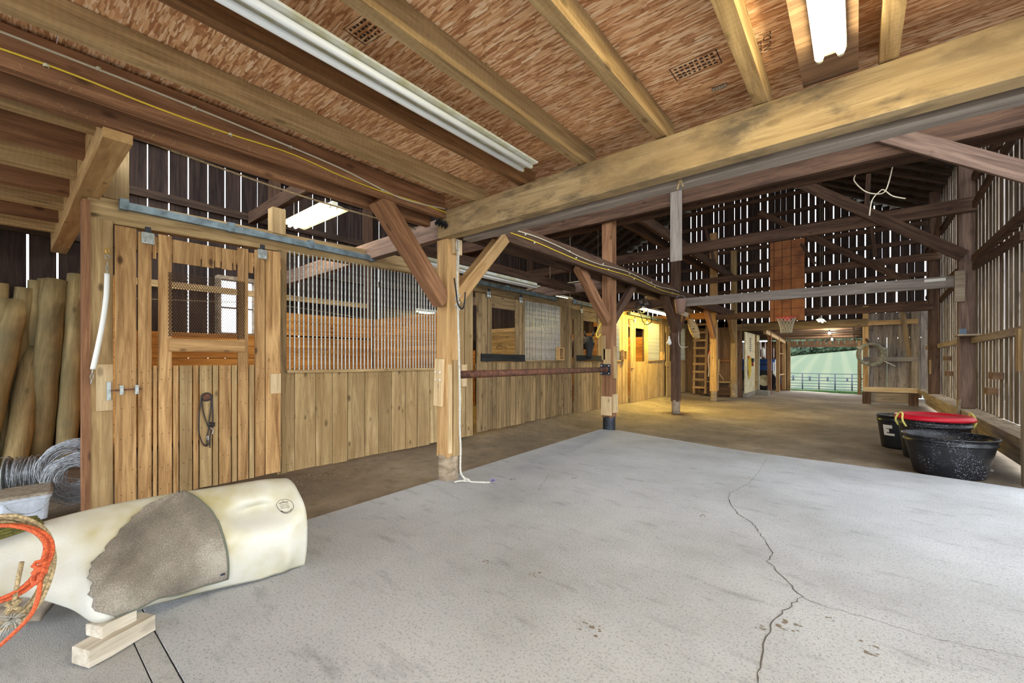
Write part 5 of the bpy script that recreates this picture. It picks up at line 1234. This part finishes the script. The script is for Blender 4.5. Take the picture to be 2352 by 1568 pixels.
# ------------------------------------------------------------------ white panel room with cord, block step
wp = empty('panel_wall', (-3.1, 17.9, 0), 'cream painted panel wall with a narrow open doorway', 'wall panel')
box('panel', -3.13, -3.09, 16.9, 18.75, .10, 2.30, M_PAINTW, wp); box('jamb', -3.14, -3.04, 18.75, 18.83, .1, 2.30, M_POST, wp); box('jamb', -3.14, -3.04, 19.32, 19.42, .1, 2.30, M_PAINTW, wp); box('head', -3.13, -3.06, 18.83, 19.32, 2.02, 2.30, M_PAINTW, wp)
for k in range(7): box('vent_slot', -3.088, -3.084, 17.65, 17.95, 1.62 + .075 * k, 1.655 + .075 * k, M_ENG, wp)
box('footing', -3.16, -3.02, 16.85, 18.9, -.1, .10, M_BLOCK, wp)
box('step_block', -3.02, -2.62, 18.55, 19.15, -.14, .10, M_BLOCK, label='pale concrete step block below the cream doorway', cat='step', bev=.02)
cdn = empty('extension_cord', (-3.05, 17.5, 1.0), 'yellow extension cord hanging in a bundle on the cream panel', 'cord')
for k in range(9):
    w_ = R(.06, .17); h_ = R(.55, .85); y_ = 17.42 + R(-.06, .06)
    tube('cord_loop', [V((-3.05 + .008 * (k % 3), y_ + w_ * math.sin(i * PI / 12) * (1.1 + .3 * math.cos(i * PI / 12)), 1.42 - h_ / 2 + h_ / 2 * math.cos(i * PI / 12))) for i in range(24)], .011, M_WIREY, cdn, 6, True)
box('cord_hook', -3.085, -3.03, 17.3, 17.6, 1.40, 1.44, M_RIMR, cdn)
dr = empty('power_tool', (-3.03, 17.95, 1.25), 'small black and red power tool hung beside the yellow cord', 'tool')
box('body', -3.08, -3.0, 17.85, 18.10, 1.22, 1.36, M_ENG, dr, bev=.015); box('grip', -3.07, -3.01, 17.92, 17.99, 1.06, 1.22, plain('tool_red', (150, 40, 30), .5), dr, bev=.01)

# ------------------------------------------------------------------ tractor in the lean-to
tr = empty('tractor', (-3.7, 22.8, -.1), 'blue tractor with cream wheel rims parked behind the studs', 'tractor')
def wheel(x, y, z, r, w):
    n = 28; prof = [(r * .52, -w / 2), (r * .86, -w / 2), (r * .97, -w * .36), (r, -w * .2), (r, w * .2), (r * .97, w * .36), (r * .86, w / 2), (r * .52, w / 2)]
    rings = [[V((x + q * math.cos(2 * PI * k / n), y + d, z + q * math.sin(2 * PI * k / n))) for k in range(n)] for q, d in prof]
    t = fixn(mobj('tyre', *loft(rings, False), M_TIRE, tr, smooth=True))
    pr_ = [(0, -w * .10), (r * .16, -w * .12), (r * .18, -w * .3), (r * .42, -w * .28), (r * .5, -w * .5), (r * .55, -w * .52), (r * .55, w * .5), (r * .4, w * .3), (0, w * .3)]
    fixn(mobj('rim', *loft([[V((x + q * math.cos(2 * PI * k / n), y + d, z + q * math.sin(2 * PI * k / n))) for k in range(n)] for q, d in pr_], False), M_RIM, t, smooth=True))
wheel(-3.27, 22.15, .36, .46, .26); wheel(-3.22, 23.35, .36, .46, .26); wheel(-5.0, 22.05, .56, .66, .34); wheel(-5.0, 23.45, .56, .66, .34)
rings = [[V((x, 22.75 + sy * w_, z)) for sy, z in ((-1, .80), (-1, 1.22), (-.8, 1.33), (.8, 1.33), (1, 1.22), (1, .80))] for x, w_ in ((-4.6, .30), (-3.5, .28), (-3.05, .27), (-2.92, .22))]
fixn(mobj('hood', *loft(rings), M_BLUE, tr)); box('hood_stripe', -4.6, -3.2, 22.455, 22.463, 1.06, 1.10, M_ENG, tr)
rings = [[V((x, 22.75 + sy * w_, z)) for sy, z in ((-1, .5), (-1, 1.18), (-.7, 1.29), (.7, 1.29), (1, 1.18), (1, .5))] for x, w_ in ((-2.99, .25), (-2.90, .21))]
fixn(mobj('grille', *loft(rings), M_HOSE, tr)); box('engine', -4.6, -3.05, 22.55, 22.95, .42, .82, M_ENG, tr); box('front_axle', -3.32, -3.18, 22.2, 23.3, .30, .42, M_ENG, tr)
box('seat', -5.3, -4.85, 22.5, 23.0, 1.05, 1.15, M_ENG, tr); box('chassis', -5.4, -4.5, 22.5, 23.0, .45, .95, M_ENG, tr)
tube('steering_wheel', [V((-4.65 + .05 * math.sin(i * PI / 10), 22.75 + .2 * math.cos(i * PI / 10), 1.45 + .19 * math.sin(i * PI / 10))) for i in range(20)], .014, M_ENG, tr, 6, True)
tube('steering_column', [(-4.5, 22.75, 1.2), (-4.65, 22.75, 1.45)], .02, M_ENG, tr, 6); tube('exhaust', [(-3.7, 22.6, 1.3), (-3.7, 22.6, 1.85)], .03, M_ENG, tr, 8)
ex = empty('hanging_jug', (-2.95, 20.6, 1.4), 'white bottle hanging among the lean-to studs', 'bottle')
a = PY(1752, 808, 20.4); mobj('body', *lathev([(0, -.22), (.075, -.21), (.075, .10), (.03, .20), (0, .20)], 14, a), M_HOSE, ex, smooth=True); tube('strap', [a + V((0, 0, .2)), a + V((0, 0, .42))], .012, M_ENG, ex, 5)

# ------------------------------------------------------------------ pipe fence and posts outside
FY = 43.0
fe = empty('pipe_fence', (-2, FY, -1.1), 'dark pipe rail fence across the field opening', 'fence')
for v in (858, 867, 874, 881, 887.5, 893):
    a = PY(1780, v, FY); b = PY(2010, v, FY); zz = PY(1890, v, FY).z; tube('rail', [(-12, FY, zz), (8, FY, zz)], .028, M_PIPEF, fe, 6)
for u in (1805, 1843, 1881, 1918, 1957, 1996):
    x = xy(u, FY); tube('fence_post', [(x, FY, -1.4), (x, FY, .18)], .05, M_PIPEF, fe, 8)
for i, u in enumerate((1822, 1860, 1901, 1946)):
    x = xy(u, 55); zt = PY(u, 861 + 2 * i, 55).z; tube('field_post', [(x, 55, field_z(x, 55) - .1), (x, 55, zt)], .09, M_PIPEF, None, 8, label='dark wooden post standing in the field behind the pipe fence', cat='post', group='field posts behind the pipe fence')
vs = []; fs = []
for i in range(9000):
    x_ = R(-3.6, .8); y_ = 24.45 + abs(random.gauss(0, 1.6)); z_ = field_z(x_, y_); o_ = len(vs); h_ = R(.04, .14); w_ = .006; a_ = R(0, PI); dx, dy_ = w_ * math.cos(a_), w_ * math.sin(a_)
    vs += [(x_ - dx, y_ - dy_, z_), (x_ + dx, y_ + dy_, z_), (x_ + R(-.04, .04), y_ + R(-.04, .04), z_ + h_)]; fs.append((o_, o_ + 1, o_ + 2))
mobj('grass_tufts', vs, fs, M_GRASS, kind='stuff', label='bright green grass growing at the far opening', cat='grass')
# trees on the hill
def tree(x, y, h, mat, label):
    zb = field_z(x, y); t = empty('hill_tree', (x, y, zb), label, 'tree', 'trees along the hill crest'); tube('trunk', [(x, y, zb - .3), (x + .2, y, zb + h * .5)], [h * .04, h * .02], M_BARK, t, 8)
    vs = []; fs = []
    for k in range(420):
        d = V((R(-1, 1), R(-1, 1), R(-1, 1)));
        if d.length > 1 or d.length < .45: continue
        c_ = V((x, y, zb + h * .45)) + V((d.x * h * .40, d.y * h * .40, d.z * h * .45)); s_ = h * R(.05, .10); bm = None
        o_ = len(vs); e = [V((R(-1, 1), R(-1, 1), R(-1, 1))).normalized() * s_ for _ in range(5)]; vs += [c_ + q for q in e]; fs += [(o_, o_ + 1, o_ + 2), (o_, o_ + 2, o_ + 3), (o_, o_ + 3, o_ + 4), (o_ + 1, o_ + 2, o_ + 4)]
    cv, cf = lathev([(max(.001, math.sin(PI * i / 10)), -math.cos(PI * i / 10)) for i in range(11)], 16)
    cv = [V((x, y, zb + h * .42)) + V(q) * h * .36 * (1 + .35 * NZ.noise(V(q) * 2.2 + V((x, y, 0)))) for q in cv]
    mobj('crown', *join((vs, fs), (cv, cf)), mat, t)
TR = [(1816, 140, 11), (1826, 146, 9), (1838, 150, 11), (1850, 152, 8), (1862, 150, 12), (1874, 152, 12), (1886, 155, 8), (1900, 156, 8), (1914, 154, 10), (1928, 156, 11), (1942, 154, 9), (1956, 156, 10), (1804, 138, 12), (1970, 152, 10), (1821, 132, 5), (1832, 140, 6), (1845, 143, 5), (1880, 148, 6), (1907, 150, 5), (1921, 150, 5.5), (1935, 151, 5), (1949, 152, 5), (1962, 152, 5.5), (1893, 149, 5)]
for i, (u, y_, h_) in enumerate(TR):
    if i < 14: y_ += (0, 28, 12, 40)[i % 4]; h_ *= 1 + (y_ - 140) / 110
    tree(xy(u, y_), y_, h_ * .82, M_LEAF2 if i in (3, 6, 7) else M_LEAF, 'yellowish tree on the hill crest' if i in (3, 6, 7) else ('low round bush in front of the crest trees' if i > 13 else 'dark green tree on the hill crest'))

# ------------------------------------------------------------------ horse looking out of its stall
hs = empty('horse', (-6.2, 9.1, 0), 'dark bay horse looking out over the black chew board', 'horse')
HYc = yx(1352, -4.95)
def ring(c, ax, up, rw, rh, n=14):
    ax = V(ax).normalized(); up = V(up); up = (up - ax * up.dot(ax)).normalized(); sd = ax.cross(up)
    return [V(c) + sd * rw * math.cos(2 * PI * k / n) + up * rh * math.sin(2 * PI * k / n) for k in range(n)]
hy = HYc
# head axis runs from poll down to muzzle, facing the camera
pol = V((-4.99, hy + .10, 1.83)); muz = V((-4.885, hy - .085, 1.35)); hd = (muz - pol)
fwd = V((.49, -.87, .3))
hr = [(-.06, .07, .07), (0., .105, .11), (.14, .125, .13), (.30, .135, .14), (.45, .115, .12), (.62, .088, .095), (.78, .078, .08), (.90, .082, .075), (.98, .066, .06), (1.03, .035, .03)]
headv = loft([ring(pol + hd * t_ - fwd * .03, hd, fwd, w_, d_) for t_, w_, d_ in hr])
neck = loft([ring(c_, a_, (0, 0, 1), w_, h_) for c_, a_, w_, h_ in (((-5.0, hy + .10, 1.78), (1, .0, .55), .09, .11), ((-5.2, hy + .04, 1.68), (1, .15, .55), .10, .17), ((-5.5, hy - .08, 1.52), (1, .2, .5), .12, .23), ((-5.85, hy - .18, 1.30), (1, .1, .3), .17, .32), ((-6.2, hy - .2, 1.18), (1, 0, 0), .24, .36))])
body = loft([ring((x, hy - .2, z), (1, 0, 0), (0, 0, 1), w_, h_) for x, z, w_, h_ in ((-5.95, 1.15, .16, .22), (-6.15, 1.15, .26, .36), (-6.6, 1.12, .31, .37), (-7.1, 1.13, .32, .36), (-7.45, 1.17, .28, .33), (-7.62, 1.15, .16, .22))])
legs = []
for x, sy in ((-6.15, -1), (-6.15, 1), (-7.42, -1), (-7.42, 1)):
    y_ = hy - .2 + sy * .16; kx = .03 if x > -7 else -.06
    legs.append(loft([ring((x + q, y_, z), (0, 0, -1), (1, 0, 0), w_, h_, 10) for z, q, w_, h_ in ((1.1, 0, .10, .14), (.85, kx, .08, .10), (.58, kx * .6, .055, .065), (.35, 0, .04, .045), (.16, 0, .045, .05), (.06, .03, .06, .07), (.0, .04, .065, .08))]))
bodyo = mobj('body', *join(headv, neck, body, *legs), M_HORSEB, hs, smooth=True); fixn(bodyo)
rm = bodyo.modifiers.new('skin', 'REMESH'); rm.mode = 'VOXEL'; rm.voxel_size = .016; rm.use_smooth_shade = True
sd_ = bodyo.modifiers.new('soft', 'SMOOTH'); sd_.iterations = 6; sd_.factor = .5
def m_horse():
    s = N('horse_bay'); p = s.a('ShaderNodeNewGeometry').outputs['Position']; x = s.a('ShaderNodeSeparateXYZ', {0: p}).outputs[0]
    k = s.ramp(s.math('ADD', x, 6.0), [(.80, BW(0)), (1., BW(1))]); return s.fin(s.mix(k, lin((72, 40, 32)), lin((28, 22, 22))), .75)
bodyo.data.materials.clear(); bodyo.data.materials.append(m_horse())
for sy in (-1, 1):
    s0 = V((.85, .45, 0)).normalized(); e0 = pol + V((0, 0, .03)) + s0 * sy * .085
    fixn(mobj('ear', *loft([ring(e0 + V((0, 0, t_ * .13)) + s0 * sy * .02 * t_, (0, 0, 1), (0, -1, 0), w_, w_ * .6, 10) for t_, w_ in ((0, .025), (.3, .034), (.65, .026), (1., .005))]), M_HORSE, hs, smooth=True))
    q = pol + hd * .32 + s0 * sy * .118 + V((.02, -.045, 0)); mobj('eye', *lathev([(0, -.02), (.015, -.013), (.02, 0), (.015, .013), (0, .02)], 10, q), M_EYE, hs, smooth=True)
    q = pol + hd * .93 + s0 * sy * .035 + V((.03, -.055, 0)); mobj('nostril', *lathev([(0, -.016), (.010, -.010), (.013, 0), (.010, .010), (0, .016)], 8, q), M_EYE, hs, smooth=True)

# ------------------------------------------------------------------ ink stamps on the OSB
def stamp(cx_, cy_, w, h, rot, lines, name='grade_stamp'):
    z = 3.0305
    def P(a, b): return V((cx_ + a * math.cos(rot) - b * math.sin(rot), cy_ + a * math.sin(rot) + b * math.cos(rot), z))
    vs = []; fs = []
    def bar(a0, b0, a1, b1):
        o_ = len(vs); vs.extend([P(a0, b0), P(a1, b0), P(a1, b1), P(a0, b1)]); fs.append((o_, o_ + 1, o_ + 2, o_ + 3))
    for (a0, b0, a1, b1) in lines: bar(a0 * w, b0 * h, a1 * w, b1 * h)
    mobj(name, vs, fs, M_STAMP, ceiling)
fr = [(-.5, -.5, -.48, .5), (.48, -.5, .5, .5), (-.5, .48, .5, .5), (-.5, -.5, .5, -.48)]
tx = [(-.42 + .11 * i, y_, -.42 + .11 * i + R(.05, .09), y_ + .10) for i in range(8) for y_ in (-.36, -.14, .08, .28)]
p = PZ(1597, 152, 3.03); stamp(p.x, p.y, .26, .14, 0., fr + tx)
p = PZ(850, 62, 3.03); stamp(p.x, p.y, .26, .14, .1, fr + tx)
def text(s_, p, size, rot, par):
    cu = bpy.data.curves.new('t', 'FONT'); cu.body = s_; cu.size = size; cu.resolution_u = 2; cu.align_x = 'CENTER'; cu.align_y = 'CENTER'; to = bpy.data.objects.new('t', cu); COL.objects.link(to)
    dg = bpy.context.evaluated_depsgraph_get(); me = bpy.data.meshes.new_from_object(to.evaluated_get(dg)); bpy.data.objects.remove(to)
    me.materials.clear(); me.materials.append(M_STAMP); o = bpy.data.objects.new('printed_words', me)
    link(o, par, MX.Translation(p) @ MX.Rotation(rot, 4, 'Z') @ MX.Rotation(PI, 4, 'X') ); return o
a = PZ(1742, 112, 3.03); a.z = 3.0302; b = PZ(1763, 95, 3.03); b.z = 3.0302
text('T&SSI', a, .055, -1.45, ceiling); text('NUOL', b, .055, -1.45, ceiling)

# ------------------------------------------------------------------ small finishing things
p = PZ(1652, 198, 3.028); wn = empty('mud_nest', (p.x, p.y, 3.0), 'pale mud wasp nest stuck under the loft sheet', 'nest')
for i in range(5):
    mobj('mud_cell', *lathev([(0, -.011), (.009, -.008), (.012, 0), (.009, .008), (0, .011)], 10, (p.x + .017 * (i - 2), p.y + .004 * (i % 2), 3.021)), M_LID, wn, smooth=True)
